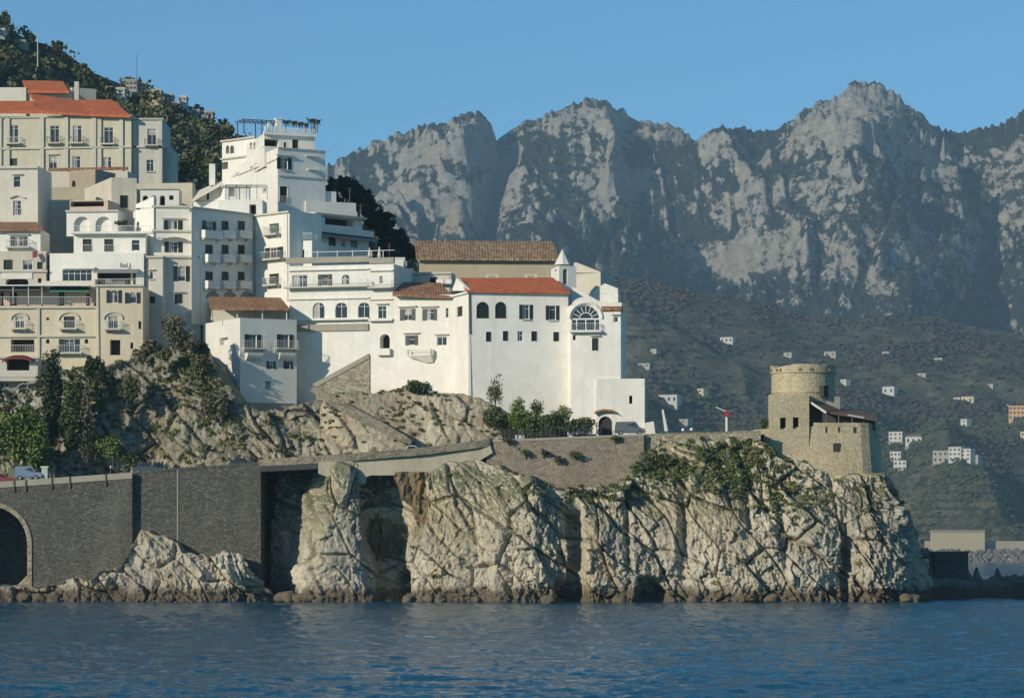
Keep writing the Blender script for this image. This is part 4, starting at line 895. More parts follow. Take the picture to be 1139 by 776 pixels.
# ================================================================== long hotel front
g, f = B('long_white_hotel', 'long white hotel front with arched windows below a railed balcony row', [(322, 428), (411, 425.2), (438, 424.3)], 293, 452, WHITE,
         {0: [(333.5, 312.5, 17, 14, 'G'), (361.5, 311, 15.5, 12.5, 'S'), (384.5, 310.5, 8.5, 11, 'Ga'), (354.5, 345, 13.5, 18, 'Ga'), (379.7, 345, 13.5, 18, 'Ga'), (405, 345, 13.5, 18, 'Ga')],
          1: [(425.3, 347, 9, 14, 'Gh'), (424, 310.5, 4, 8.5, 'Ga'), (428, 379.5, 11, 17, 'Da')]}, 9)
for fx in f:
    a, b = (318, 411) if fx is f[0] else (411, 438)
    strip(g, fx, a, b, 319.6, 321, .004, 1.1, TRIM, 'balcony'); strip(g, fx, a, b, 332, 333.4, .004, .3, WHITE, 'moulding'); strip(g, fx, a, b, 300, 301.4, .004, .35, WHITE, 'moulding')
    strip(g, fx, a, b, 354.6, 357, .004, .7, WHITE, 'ledge'); strip(g, fx, a, b, 286.5, 293, -.5, .12, CONC, 'terrace_parapet')
    mb = MB(org(g)); ta, z = fx.sz(a, 319.6); tb, _ = fx.sz(b, 319.6); rail(mb, fx, ta, tb, z, z+.85, .5, 1.05); mb.build('railing', RAILW, g)
strip(g, f[1], 420.5, 435, 387.5, 395, .004, .7, WHITE, 'balcony')
strip(g, f[0], 330, 410, 361, 368.5, .004, .25, CONC, 'concrete_band')
mb = MB(org(g))
for x in (340, 352, 374, 391, 412, 425): t, z = f[0].sz(x, 287); f[0].box(mb, t, t+.09, z, z+1.1, -.4, -.3)
t, z = f[0].sz(338, 286.5); t2, _ = f[0].sz(438, 286.5); f[0].box(mb, t, t2, z+.75, z+.82, -.38, -.31); mb.build('railing', RAILW, g)
# tile roofed loggia on the white block
g, f = B('white_block_house', 'white block house with two curved balconies and a tile-roofed loggia on top', [(226, 431), (267, 420), (330, 424)], 353, 447, WHITE2,
         {1: [(281, 379, 18, 15, 'Sb'), (317, 379, 18, 15, 'Sb'), (301.5, 405.5, 10, 8.5, 'S'), (320.5, 405.5, 10, 8.5, 'S'), (298, 428, 6, 9, 'N')], 0: [(249, 379, 9, 8, 'N')]}, 8)
for cx in (281, 317):
    mb = MB(org(g)); t0, z0_ = f[1].sz(cx-10, 392); t1, _ = f[1].sz(cx+10, 392)
    n = 10; 
    for i in range(n):
        a, b = math.pi/2*i/n, math.pi/2*(i+1)/n
        mb.hexa([f[1].pt(t0+.2, z0_-1.0*math.cos(a)*1, .95*math.sin(a)), f[1].pt(t1-.2, z0_-1.0*math.cos(a), .95*math.sin(a)), f[1].pt(t1-.2, z0_-1.0*math.cos(a), .003), f[1].pt(t0+.2, z0_-1.0*math.cos(a), .003), f[1].pt(t0+.2, z0_-math.cos(b), .95*math.sin(b)), f[1].pt(t1-.2, z0_-math.cos(b), .95*math.sin(b)), f[1].pt(t1-.2, z0_-math.cos(b), .003), f[1].pt(t0+.2, z0_-math.cos(b), .003)])
    mb.build('corbel', WHITE2, g)
B('', '', [(266.6, 420.1), (329.6, 424.1)], 447.2, 480, CONC, {}, 7, root=g); B('', '', [(226, 431.1), (266.6, 420.1)], 447.2, 480, CONC, {}, 2, root=g)
roof(g, [(234, 342.5, 423), (322, 342.5, 424), (312, 330.5, 430.5), (232, 329.5, 432)], MIXTILE, .25)
mb = MB(org(g))
for x, Yq in ((236, 424), (264, 424.2), (292, 424.4), (319, 424.6)): mb.tube(P(x, 343.5, Yq), P(x, 356, Yq), .11)
mb.build('post', TRIM, g); B('', '', [(238, 430), (322, 429)], 343, 362, GREYB, {}, 1, root=g)
g, f = B('shaded_house_gap', 'dark weathered wall between the grey plastered house and the tiled loggia', [(213, 436), (240, 433)], 335, 420, GREYB, {0: [(232, 348, 10, 8, 'D')]}, 3, cat='wall')
# white building to the right
g, f = B('white_convent_wing', 'white convent wing with green shutters and a mottled tile roof', [(438, 423.9), (503, 420.6)], 327, 452, WHITE,
         {0: [(453.5, 349.5, 17, 13, 'Sh'), (478, 349.5, 16, 13, 'Sh'), (458, 378, 14, 11, 'Sh'), (491.5, 379, 11, 10, 'Gh'), (497.3, 347.5, 3, 11, 'G')]}, 9)
mb = MB(org(g)); t0, z = f[0].sz(456, 396); t1, _ = f[0].sz(482, 396); f[0].box(mb, t0, t1, z-.05, z+.15, .004, 1.0); mb.hexa([f[0].pt(t1-.9, z-.9, .3), f[0].pt(t1, z-.9, .3), f[0].pt(t1, z-.9, .004), f[0].pt(t1-.9, z-.9, .004), f[0].pt(t0, z-.05, .9), f[0].pt(t1, z-.05, .9), f[0].pt(t1, z-.05, .004), f[0].pt(t0, z-.05, .004)]); bo = mb.build('balcony', WHITE, g)
mb = MB(org(g)); rail(mb, f[0], t0, t1, z+.15, z+.9, .02, .95, .3, .1); mb.build('railing', WHITE, bo)
roof(g, [(436.5, 327, 422.6), (504, 330, 419.9), (490, 314, 428), (438, 313, 429)], MIXTILE)
g, f = B('beige_roof_house', 'low beige house with two dark windows behind the mottled tile roof', [(437, 434), (502, 433)], 302.5, 345, BEIGE, {0: [(452, 312.5, 8.5, 8, 'D'), (481.5, 312.5, 8, 8, 'D')]}, 4, cornice=(303,))
for x in (486, 494): strip(g, f[0], x, x+9, 311, 316.5, .3, .8, WHITE, 'dormer')
g, f = B('water_tank', 'white water tank on the flat roof at the end of the long hotel', [(437, 430), (450, 430)], 287, 299, WHITE, {}, 1.5, cat='water tank')
strip(g, f[0], 436.4, 450.6, 286, 287.6, -1.4, .1, FRAME, 'lid'); strip(g, f[0], 449, 453, 290, 296, .01, .3, GRYAWN, 'valve_box')
# red roof building
g, f = B('red_roof_convent', 'large white convent building with a smooth red roof and two window rows', [(503, 420.5), (521, 414), (632, 415.8)], 323.5, 470, WHITE,
         {0: [(511.5, 346, 6, 11, 'C')], 1: [(537, 344.5, 14, 18.5, 'Ca'), (557, 344.5, 12.5, 18.5, 'Ca'), (585, 346.5, 15, 16, 'Sl'), (614.5, 347.5, 15, 16, 'Sl'),
              (543.5, 374, 6, 11, 'C'), (562.3, 373.3, 6, 11, 'C'), (578.6, 373.5, 6, 11, 'G'), (594.2, 373.5, 6.5, 11, 'C'), (618.7, 374, 6.5, 10.5, 'C')]}, 9, cornice=(324.5,), cormat=WHITE)
roof(g, [(519.4, 323.2, 413.5), (634, 324.6, 415.2), (615, 308.2, 421.5), (508, 308.6, 421)], REDTILE, .2)
mb = MB(org(g)); fpoly(mb, f[0], [(503.2, 323), (503.2, 321), (508, 309), (520.8, 322), (520.8, 323)], -.4, .0); mb.build('gable', WHITE, g)
mb = MB(org(g)); mb.tube(f[1].pt(*f[1].sz(521.8, 325), .12), f[1].pt(*f[1].sz(522.6, 371), .12), .09); mb.build('drainpipe', WOOD, g)
mb = MB(org(g)); mb.hexa([f[1].pt(.0, ZZ(470, 414), .2), f[1].pt(.4, ZZ(470, 414), .2), f[1].pt(.4, ZZ(470, 414), .01), f[1].pt(0, ZZ(470, 414), .01), f[1].pt(0, ZZ(372, 414), .06), f[1].pt(.25, ZZ(372, 414), .06), f[1].pt(.25, ZZ(372, 414), .01), f[1].pt(0, ZZ(372, 414), .01)]); mb.build('buttress', WHITE, g)
mb = MB()
for x in (539, 583, 587): pass
# church
g, f = B('church_nave', 'long tan church nave under a weathered tile roof', [(466, 441), (623, 438)], 287, 345, TAN, {}, 9, cat='church', cornice=(288,), cormat=TAN)
roof(g, [(463, 286.5, 440), (622, 287.5, 437), (615, 268, 444), (461, 267, 447)], OLDTILE, .3)
for x in (541, 584): 
    mb = MB(org(g)); ff = Fac(XY(530, 428), XY(600, 428)); t, z = ff.sz(x, 311); ff.box(mb, t, t+.3, z, z+.6, 0, .4); ff.box(mb, t+1.3, t+1.6, z, z+.6, 0, .4); ff.box(mb, t-.1, t+1.7, z+.6, z+.7, -.1, .5); mb.build('chimney', WHITE2, g)
g, f = B('bell_turret', 'slender white bell turret with a pointed cap beside the church nave', [(613, 427), (622, 421.5), (641, 422.5)], 295, 345, WHITE, {0: [(617.5, 304.5, 3, 10, 'N')], 1: [(628.7, 307, 5, 17, 'Da')]}, 2.2, cat='bell tower')
mb = MB(org(g)); cc_ = P(626, 294.3, 424.6); q = [cc_+np.array((1.15*math.cos(a), 1.15*math.sin(a), 0)) for a in np.linspace(0, 2*math.pi, 9)[:-1]]; ap_ = P(625.5, 276.5, 424.6)
for i in range(8): mb.poly([q[i], q[(i+1) % 8], ap_])
mb.build('spire', WHITE2, g)
B('apse_wall', 'beige stone apse wall sloping down behind the bell turret', [(638, 433), (668, 431)], 303, 345, BEIGE, {}, 4, cat='wall', gables=[(0, [(638.2, 303), (638.2, 292), (641, 291.5), (667.6, 302), (667.6, 303)], .5)])
B('white_gable_chapel', 'small plain white chapel gable behind the arched church front', [(655, 425.5), (687.5, 425)], 326, 350, WHITE, {}, 4, cat='chapel', gables=[(0, [(655.4, 326), (672.5, 314.7), (687.2, 320.3), (687.2, 326)], 3)])
g, f = B('arched_church', 'white church front with a great fan-shaped arched window', [(631, 416.2), (635, 413.2), (669.5, 412.8)], 338.5, 482, WHITE,
         {1: [(651.5, 353, 31, 28.5, 'Fa'), (662, 382.5, 7, 14, 'Ch'), (638.6, 375, 3, 5.5, 'D')]}, 8, cat='church',
         gables=[(1, [(635.2, 338.5), (639, 333.5), (645, 330.4), (651.5, 329.3), (658, 330.8), (664, 334.5), (668, 338.5)], .6)])
B('', '', [(669.5, 412.8), (690.5, 412.5)], 345.5, 482, WHITE, {0: [(685, 355, 5, 6, 'Gh')]}, 8, root=g)
mb = MB(org(g)); t0, z0_ = f[1].sz(635.5, 354); t1, _ = f[1].sz(667.5, 354); R = (t1-t0)/2
ap = [((t0+t1)/2-(R+.25)*math.cos(math.pi*i/16), z0_+(R+.2)*math.sin(math.pi*i/16)) for i in range(17)]
for (a1, b1), (a2, b2) in zip(ap, ap[1:]): mb.tube(f[1].pt(a1, b1, .06), f[1].pt(a2, b2, .06), .2, n=6)
mb.build('archivolt', WHITE, g)
strip(g, f[1], 633, 669, 367.5, 369.5, .004, .8, WHITE, 'balcony')
mb = MB(org(g)); ta, z = f[1].sz(632, 367); tb, _ = f[1].sz(667, 367); rail(mb, f[1], ta, tb, z, z+.9, .02, .75); mb.build('railing', RAILW, g)
strip(g, f[1], 669, 691.5, 340.5, 345.2, -3, .35, MIXTILE, 'roof')
B('', '', [(669, 421), (691.5, 420.8)], 336, 352, WHITE, {}, 4, root=g, gables=[(0, [(669.2, 336), (640, 320), (636, 318), (636, 345), (669.2, 345)], .5)])
mb = MB(org(g)); fg = Fac(XY(663, 412.3), XY(717, 411.9)); t0, z0_ = fg.sz(663, 463); t1, _ = fg.sz(684, 463)
ap = [((t0+t1)/2-(t1-t0)/2*1.25*math.cos(math.pi*(i+1)/12), z0_+.35+.55*math.sin(math.pi*(i+1)/12)) for i in range(11)]
for (a, za), (b, zb) in zip(ap, ap[1:]): mb.slab([fg.pt(a, za-.1, .6), fg.pt(b, zb-.1, .6), fg.pt(b, zb+.1, .005), fg.pt(a, za+.1, .005)], .12)
mb.build('hood', MIXTILE, g)
g, f = B('gatehouse', 'plain low white gatehouse block with an arched gate and one slit window', [(663, 412.35), (717, 411.95)], 420.5, 484, WHITE, {0: [(701.5, 444, 3.4, 9, 'D'), (673.3, 473.5, 15, 22, 'Dax')]}, 6)
mb = MB(); 
for poly, nm, lb, mt, Yq in (([(736, 455), (738, 455), (743.5, 481), (739.5, 481)], 'buttress_wall', 'narrow slanting white buttress wall right of the gatehouse', WHITE, 414), ([(716, 470), (727, 468), (729, 482), (716, 482)], 'low_white_wall', 'short low white wall at the foot of the gatehouse', WHITE, 411.5)):
    ff = Fac(XY(700, Yq), XY(760, Yq)); root = thing(nm, lb, 'wall', P(poly[3][0], poly[3][1], Yq)); mb = MB(org(root)); fpoly(mb, ff, poly, -2.5 if nm != 'low_white_wall' else -.5, 0); mb.build('wall_body', mt, root)
# ================================================================== sea wall and road
ZR = [(-40, 538.5), (0, 534.5), (150, 524.5), (290, 514.5), (400, 509), (530, 495), (600, 486), (700, 482.5), (780, 481), (850, 479)]
def road_py(px): return interp(px, ZR)
mb = MB(); xs = [-60, 0, 75, 147, 153, 220, 289, 290, 330, 400, 470, 530, 560, 600, 650, 690, 730, 770, 850]
front = lambda x: 400.4 if x < 290 else 397.2 if x < 520 else 398.9
tops = []
for x in xs:
    Y = front(x); z = ZZ(road_py(x)+4, 400); xw = (x-CX)/F*Y; tops.append(((xw, Y, z), ((x-CX)/F*411, 411, z+.05), ((x-CX)/F*(416 if x < 540 else 430), 416 if x < 540 else 430, z+.3)))
for a, b in zip(tops, tops[1:]):
    mb.poly([a[0], b[0], b[1], a[1]]); mb.poly([(a[0][0], a[0][1], a[0][2]-.7), (b[0][0], b[0][1], b[0][2]-.7), b[0], a[0]]); mb.poly([(b[0][0], b[0][1], b[0][2]-.7), (a[0][0], a[0][1], a[0][2]-.7), (a[1][0], a[1][1], a[1][2]-.7), (b[1][0], b[1][1], b[1][2]-.7)])
tag(mb.build('road', ASPH), kind='structure')
mb = MB()
for a, b in zip(tops, tops[1:]): mb.poly([a[1], b[1], b[2], a[2]])
tag(mb.build('pavement', CONC), kind='structure')
def wall_seg(name, label, x0, x1, Y, y0, y1, ybot, mat, depth, holes=(), cap=None, parapet=.95, cat='sea wall', capy=.25):
    """masonry wall with a sloping top from (x0,y0) to (x1,y1)"""
    A, B_ = XY(x0, Y), XY(x1, Y); root = thing(name, label, cat, (A[0], Y, ZZ(ybot, Y))); f = Fac(A, B_); o = org(root)
    mb = MB(o); z0 = ZZ(ybot, Y); za, zb = ZZ(y0, Y), ZZ(y1, Y); zl = min(za, zb)-.01
    wall_face(mb, f, 0, f.L, z0, zl, list(holes))
    mb.poly([f.pt(0, zl), f.pt(f.L, zl), f.pt(f.L, zb), f.pt(0, za)])
    for t, z in ((0, za), (f.L, zb)):
        q = [f.pt(t, z0), f.pt(t, z), f.pt(t, z, -.45), f.pt(t, z-parapet, -.45), f.pt(t, z-parapet, -depth), f.pt(t, z0, -depth)]
        mb.poly(q if t == 0 else q[::-1])
    mb.poly([f.pt(0, za, -.45), f.pt(f.L, zb, -.45), f.pt(f.L, zb-parapet, -.45), f.pt(0, za-parapet, -.45)])
    mb.build('wall_face', mat, root)
    mb = MB(o)
    p = lambda t, z, d: f.pt(t, z, d)
    mb.hexa([p(0, za-capy, .08), p(f.L, zb-capy, .08), p(f.L, zb-capy, -.47), p(0, za-capy, -.47), p(0, za+.02, .08), p(f.L, zb+.02, .08), p(f.L, zb+.02, -.47), p(0, za+.02, -.47)])
    mb.build('coping', cap or CONC, root); return root, f
f0 = Fac(XY(-40, 399), XY(147, 399)); ac, _ = f0.sz(-11, 600); R = 4.75; zs = ZZ(604, 399)
g, f = wall_seg('sea_wall', 'dark rubble sea wall pierced by a tall arch at the left edge', -40, 147, 399, 538, 525, 680, DARKWALL, 12, [(ac-R, ac+R, ZZ(680, 399), zs+R, 8, R)], CONC, .95, 'sea wall', .75)
mb = MB(org(g))
ap = arc_pts(ac-R-.55, ac+R+.55, zs, R+.55, 18); ai = arc_pts(ac-R+.03, ac+R-.03, zs, R-.03, 18)
for (a, b), (c, d), (e, h), (k, l) in zip(ai, ap, ai[1:], ap[1:]): mb.hexa([f.pt(a, b, .16), f.pt(e, h, .16), f.pt(e, h, -.3), f.pt(a, b, -.3), f.pt(c, d, .16), f.pt(k, l, .16), f.pt(k, l, -.3), f.pt(c, d, -.3)])
for s_ in (-1, 1):
    a, b = sorted((ac+s_*(R-.03), ac+s_*(R+.55))); f.box(mb, a, b, ZZ(672, 399), zs, -.3, .16)
mb.build('arch_ring', BEIGEWALL, g)
mb = MB(org(g)); mb.poly([f.pt(ac-R, ZZ(680, 399), -7.9), f.pt(ac+R, ZZ(680, 399), -7.9), f.pt(ac+R, zs+R, -7.9), f.pt(ac-R, zs+R, -7.9)]); mb.build('arch_back', DARKWALL, g)
mb = MB(org(g))
for x in (15, 28, 57, 77, 117): t, _ = f.hit(x); z = ZZ(534.5-x*.068, 399); f.box(mb, t, t+.16, z-1.5, z-.02, .085, .2)
mb.build('scupper', WOOD, g)
g, f = wall_seg('sea_wall', 'dark rubble sea wall set back behind a narrow shadowed joint', 147.2, 197, 399.9, 524.5, 520, 680, DARKWALL, 11, (), DARKWALL)
g, f = wall_seg('sea_wall', 'dark rubble sea wall ending in a sharp corner above the shaded recess', 197.1, 290, 399.75, 519.8, 514, 680, DARKWALL, 11, (), DARKWALL)
mb = MB(org(g)); f.box(mb, -.03, .13, ZZ(605, 399.6), ZZ(520, 399.6), .004, .07); mb.build('joint_strip', CONC, g)
# the recess and the slab carried over it
g, f = B('recess_wall', 'shaded masonry wall deep in the recess under the road slab', [(284, 411), (340, 411)], 519, 690, DARKWALL, {}, 2, cat='wall')
g = thing('road_slab', 'cantilevered concrete road slab running over the recess and the rock cave', 'road slab', P(290, 520, 398)); o = org(g); mb = MB(o); pb = MB(o)
sl_ = [(288, 516, 399.3), (330, 513, 397.5), (400, 508.5, 396.6), (470, 502.5, 396.4), (530, 495, 396.6), (545, 492.8, 397)]
for (x0, y0, Y0), (x1, y1, Y1) in zip(sl_, sl_[1:]):
    a, b = P(x0, y0, Y0), P(x1, y1, Y1); dn = np.array((0, 0, -.32)); bk0, bk1 = np.array((0, 6., 0)), np.array((0, 6., 0))
    mb.hexa([a+dn, b+dn, b+dn+bk1, a+dn+bk0, a, b, b+bk1, a+bk0])
    q = np.array((0, .18, 0)); up = np.array((0, 0, .62)); pb.hexa([a, b, b+q*1.2, a+q*1.2, a+up, b+up, b+up+q*1.2, a+up+q*1.2])
PARM = masonry('parapet_rubble', [(.14, .125, .09), (.24, .21, .15), (.30, .27, .19), (.36, .32, .23)], 2.4)
mb.build('slab', PARM, g); pb.build('parapet', PARM, g)
g = thing('cave_lintel', 'pale concrete bridge face closing the top of the rock cave', 'retaining wall', P(364, 540, 397.2)); o = org(g); mb = MB(o)
ff = Fac(XY(330, 397.0), XY(560, 397.0))
fpoly(mb, ff, [(354, 526), (372, 533), (398, 536), (406, 538), (408, 529.5), (412, 528), (462, 528), (465, 529.5), (466.5, 540), (480, 534), (520, 520), (548, 503), (545, 494.2), (470, 503.8), (400, 509.8), (354, 513.3)], -1.2, 0)
mb.build('wall_face', plaster('lintel_concrete', (.47, .42, .31), (.24, .21, .15), 1.0), g)
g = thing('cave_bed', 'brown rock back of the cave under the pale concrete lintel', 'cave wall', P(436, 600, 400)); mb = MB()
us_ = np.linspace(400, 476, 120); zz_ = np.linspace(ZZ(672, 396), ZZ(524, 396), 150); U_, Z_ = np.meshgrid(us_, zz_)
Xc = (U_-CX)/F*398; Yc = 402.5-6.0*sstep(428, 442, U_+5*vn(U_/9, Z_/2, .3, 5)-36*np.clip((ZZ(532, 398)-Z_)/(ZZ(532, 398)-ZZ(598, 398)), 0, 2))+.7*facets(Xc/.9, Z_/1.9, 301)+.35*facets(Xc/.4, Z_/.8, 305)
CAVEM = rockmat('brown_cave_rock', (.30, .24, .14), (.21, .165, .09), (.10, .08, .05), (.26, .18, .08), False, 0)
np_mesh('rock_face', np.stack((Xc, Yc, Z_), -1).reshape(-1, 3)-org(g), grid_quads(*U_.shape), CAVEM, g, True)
# brown retaining wall under the convent road
RETM = masonry('brown_retaining_wall', [(.20, .165, .115), (.275, .225, .16), (.30, .25, .18), (.35, .29, .215)], 1.9, .95, (.16, .14, .105), 1.6, .5)
wall_seg('road_parapet', 'low beige rubble parapet along the headland road before the watchtower', 716.3, 846, 398.2, 482.3, 478.5, 500, BEIGEWALL, 1.2, (), BEIGEWALL, .6, 'parapet', .1)
g, f = wall_seg('retaining_wall', 'long brown rendered retaining wall under the convent terrace', 541, 716, 397.4, 489, 482, 575, RETM, 12, (), CONC, .8, 'retaining wall', .3)
for x, y in ((576, 498), (575, 500)): strip(g, f, x, x+2.5, y, y+2.5, .002, .02, DARK, 'drain_hole') if y == 498 else None
STAINM = plain('grey_cement_patch', (.17, .16, .13), .95)
# ramp and stair walls on the washed slope
g = thing('ramp_wall', 'long parapet of the stairway slanting down across the washed rock slope', 'wall', P(455, 495, 409)); mb = MB(org(g)); ff = Fac(XY(340, 408.2), XY(470, 406.6))
fpoly(mb, ff, [(344, 434), (349, 429), (372, 441), (420, 466), (452, 484.5), (458, 490), (456, 494), (440, 488.5), (400, 469), (365, 448)], -1.4, 0); mb.build('wall_body', masonry('ramp_rubble', [(.19, .16, .11), (.29, .25, .18), (.34, .30, .21), (.40, .36, .26)], 2.2), g)
g = thing('stair_wall', 'upper sloping stair wall rising to the white hotel', 'wall', P(346, 432, 412)); mb = MB(org(g)); ff = Fac(XY(340, 416), XY(420, 414.5))
fpoly(mb, ff, [(347, 427), (410, 393), (411, 398), (352, 430)], -1.0, .1); mb.build('coping', CONC, g)
mb = MB(org(g)); fpoly(mb, ff, [(352, 430.3), (411, 398.3), (411, 445), (352, 445)], -.8, 0); mb.build('wall_body', BEIGEWALL, g)
# low fence along the convent road
g = thing('road_fence', 'low grey mesh fence on posts along the convent road', 'fence', P(560, 484, 399)); mb = MB(org(g)); ff = Fac(XY(556, 397.2), XY(668, 397.2))
za = ff.sz(556, 487)[1]; 
for i in range(23):
    t = ff.L*i/22; x = 556+112*i/22; z = ZZ(488-5.5*i/22, 397.2); ff.box(mb, t, t+.07, z, z+1.25, 0, .07)
    if i < 22:
        z2 = ZZ(488-5.5*(i+1)/22, 397.2); t2 = ff.L*(i+1)/22
        for h in (.3, .6, .9, 1.2): mb.tube(ff.pt(t, z+h, .03), ff.pt(t2, z2+h, .03), .022, n=4)
mb.build('fence_rails', IRON, g)
for x0, x1 in ((573, 583), (631, 638)):
    rt = thing('barrier_block', 'white concrete barrier block on the convent road, %s' % ('below the tall bush' if x0 < 600 else 'near the gate arch'), 'barrier', P(x0, 484, 397.6)); mb = MB(org(rt)); ff = Fac(XY(x0, 397.5), XY(x1, 397.5)); z = ZZ(484.5, 397.5)
    q = lambda t, zz, d: ff.pt(t, zz, d)
    mb.hexa([q(0, z-.5, 0), q(ff.L, z-.5, 0), q(ff.L, z-.5, -.5), q(0, z-.5, -.5), q(0, z+.15, -.1), q(ff.L, z+.15, -.1), q(ff.L, z+.15, -.35), q(0, z+.15, -.35)]); mb.build('block', WHITE2, rt)
# ================================================================== watchtower
g = thing('watchtower', 'round stone watchtower with a square bastion and dark timber canopy on the headland tip', 'tower', P(900, 530, 404)); o = org(g)
def cyl_wall(mb, cx, Yc, r0, r1, z0, z1, a0, a1, n=40, thick=1.0, jag=0, seed=1):
    """curved wall standing on an arc, battered from r0 to r1"""
    c = XY(cx, Yc); A = np.linspace(math.radians(a0), math.radians(a1), n); rr_ = np.random.default_rng(seed)
    jz = jag*np.clip(.5+1.3*vn(np.arange(n)/7.0, seed, .5, seed)+.25*rr_.random(n), 0, 1.6) if jag else np.zeros(n)
    lo = [np.array((c[0]+r0*math.cos(a), c[1]+r0*math.sin(a), z0)) for a in A]; hi = [np.array((c[0]+r1*math.cos(a), c[1]+r1*math.sin(a), z1-j)) for a, j in zip(A, jz)]
    hb = [np.array((c[0]+(r1-thick)*math.cos(a), c[1]+(r1-thick)*math.sin(a), z1-j)) for a, j in zip(A, jz)]; lb = [np.array((q[0], q[1], z0)) for q in hb]
    for i in range(n-1):
        mb.poly([lo[i], lo[i+1], hi[i+1], hi[i]]); mb.poly([hi[i], hi[i+1], hb[i+1], hb[i]]); mb.poly([hb[i], hb[i+1], lb[i+1], lb[i]])
S402 = 402/F
mb = MB(o); cyl_wall(mb, 893.5, 406.5, 36.4*S402, 35.6*S402, ZZ(500, 402), ZZ(410, 402), 0, 360, 56, 1.2)
mb.build('drum', TOWERWALL, g)
mb = MB(o); cyl_wall(mb, 893.5, 406.5, 36.9*S402, 36.9*S402, ZZ(413.5, 402), ZZ(404, 402), 0, 360, 110, .9, .34, 4); mb.build('parapet', TOWERWALL, g)
c = XY(893.5, 406.5)
for i in range(18):
    a = math.radians(185+i*9.3); 
    if i not in (1, 3, 4, 8, 10, 14): continue
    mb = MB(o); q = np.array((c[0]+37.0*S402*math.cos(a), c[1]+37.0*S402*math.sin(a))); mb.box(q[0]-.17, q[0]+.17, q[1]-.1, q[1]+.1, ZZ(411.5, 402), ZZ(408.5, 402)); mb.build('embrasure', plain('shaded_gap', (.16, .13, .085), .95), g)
mb = MB(o); cyl_wall(mb, 893.5, 406.5, 36.9*S402, 36.7*S402, ZZ(435.6, 402), ZZ(433.2, 402), 175, 290, 30, .8, .2, 9); mb.build('string_course', TOWERWALL, g)
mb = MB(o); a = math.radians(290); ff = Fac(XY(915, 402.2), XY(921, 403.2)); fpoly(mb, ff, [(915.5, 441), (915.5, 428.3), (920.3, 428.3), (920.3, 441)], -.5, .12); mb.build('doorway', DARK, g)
g2, f2 = B('', '', [(854.5, 404), (856, 400.8), (900, 400.8)], 438, 505, TOWERWALL, {1: [(871, 470.5, 6.5, 13, 'D'), (885.3, 470, 6.5, 13, 'D')]}, 5, root=g)
g2, f2 = B('', '', [(898, 403.5), (905, 403), (934.5, 403.6)], 440.5, 480, CONC, {}, 3, root=g)
mb = MB(o)     # bastion: straight front, rounded right shoulder, battered foot
pl = [(835, 404.5), (842, 401), (900, 400.2)]
for k in range(0, 11): a = math.radians(-90+k*12); pl.append((0, 0)) if False else None
cx_, Yc_, r_ = 934, 406.2, 5.0
lo, hi = [], []
pa = [XY(835, 405), XY(841, 401.6), XY(870, 401.2), XY(905, 401.1), XY(935, 401.1), XY(957, 401.3), XY(966, 401.9), XY(971.5, 403), XY(975, 404.6), XY(977, 408), XY(977, 411)]
for i, q in enumerate(pa):
    n_ = (q-XY(905, 412)); n_ = n_/np.linalg.norm(n_); zt = ZZ(477 if i < 3 else 473.5, 401)
    hi.append((q[0], q[1], zt)); lo.append((q[0]+n_[0]*1.1, q[1]+n_[1]*1.1, ZZ(560, 401)))
for i in range(len(pa)-1): mb.poly([lo[i], lo[i+1], hi[i+1], hi[i]])
mb.poly(hi+[(hi[0][0], 412, hi[0][2])]); mb.build('bastion', TOWERWALL, g)
mb = MB(o)     # merlons on the bastion edge
pk = pa[3:]; 
for a, b in zip(pk, pk[1:]):
    d = b-a; l = np.hypot(*d); u_ = d/l; nrm = np.array((u_[1], -u_[0])); z = ZZ(473.5, 401)
    mb.hexa([(*(a+nrm*.03), z+.01), (*(b+nrm*.03), z+.01), (*(b-nrm*.4), z+.01), (*(a-nrm*.4), z+.01), (*(a+nrm*.03), z+.45), (*(b+nrm*.03), z+.45), (*(b-nrm*.4), z+.45), (*(a-nrm*.4), z+.45)])
mb.build('bastion_parapet', TOWERWALL, g)
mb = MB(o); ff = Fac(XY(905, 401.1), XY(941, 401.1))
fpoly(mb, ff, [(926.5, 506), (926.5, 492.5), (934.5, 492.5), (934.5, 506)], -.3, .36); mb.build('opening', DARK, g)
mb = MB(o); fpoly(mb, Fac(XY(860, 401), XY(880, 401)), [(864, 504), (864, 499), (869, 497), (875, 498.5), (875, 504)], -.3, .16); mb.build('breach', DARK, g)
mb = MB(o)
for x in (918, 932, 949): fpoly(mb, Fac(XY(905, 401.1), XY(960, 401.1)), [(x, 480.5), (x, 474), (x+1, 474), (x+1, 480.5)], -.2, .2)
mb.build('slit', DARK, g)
mb = MB(o)     # timber canopy on the terrace
for q in ([(901, 446, 401.6), (917, 457, 400.9), (936, 454, 404), (921, 443, 405)], [(917, 457.3, 401.0), (976, 466.5, 401.8), (974, 459.5, 406), (935, 454, 405)]): mb.slab([P(*p) for p in q], .18)
mb.build('canopy', WOOD, g)
mb = MB(o); mb.tube(P(901.5, 447, 401.2), P(919, 458.5, 400.6), .16); mb.tube(P(943, 461, 401.3), P(961, 464, 401.6), .09); mb.build('beam', WHITE2, g)
mb = MB(o)
for x, Yq in ((919, 401.2), (933, 401.4), (948, 401.7), (961, 402.2), (973, 403)): mb.tube(P(x, 458+ (x-919)*.15, Yq), P(x, 478, Yq), .09)
mb.build('post', WOOD, g)
mb = MB(o); ff = Fac(XY(900, 402.3), XY(976, 402.8)); fpoly(mb, ff, [(900.5, 478), (900.5, 447.5), (918, 458), (974, 466.5), (974, 478)], -2, 0); mb.build('canopy_shade_fill', plain('canopy_shade_colour', (.06, .055, .045), .95), g)  # near-black fill: the shade under the canopy is put into its colour
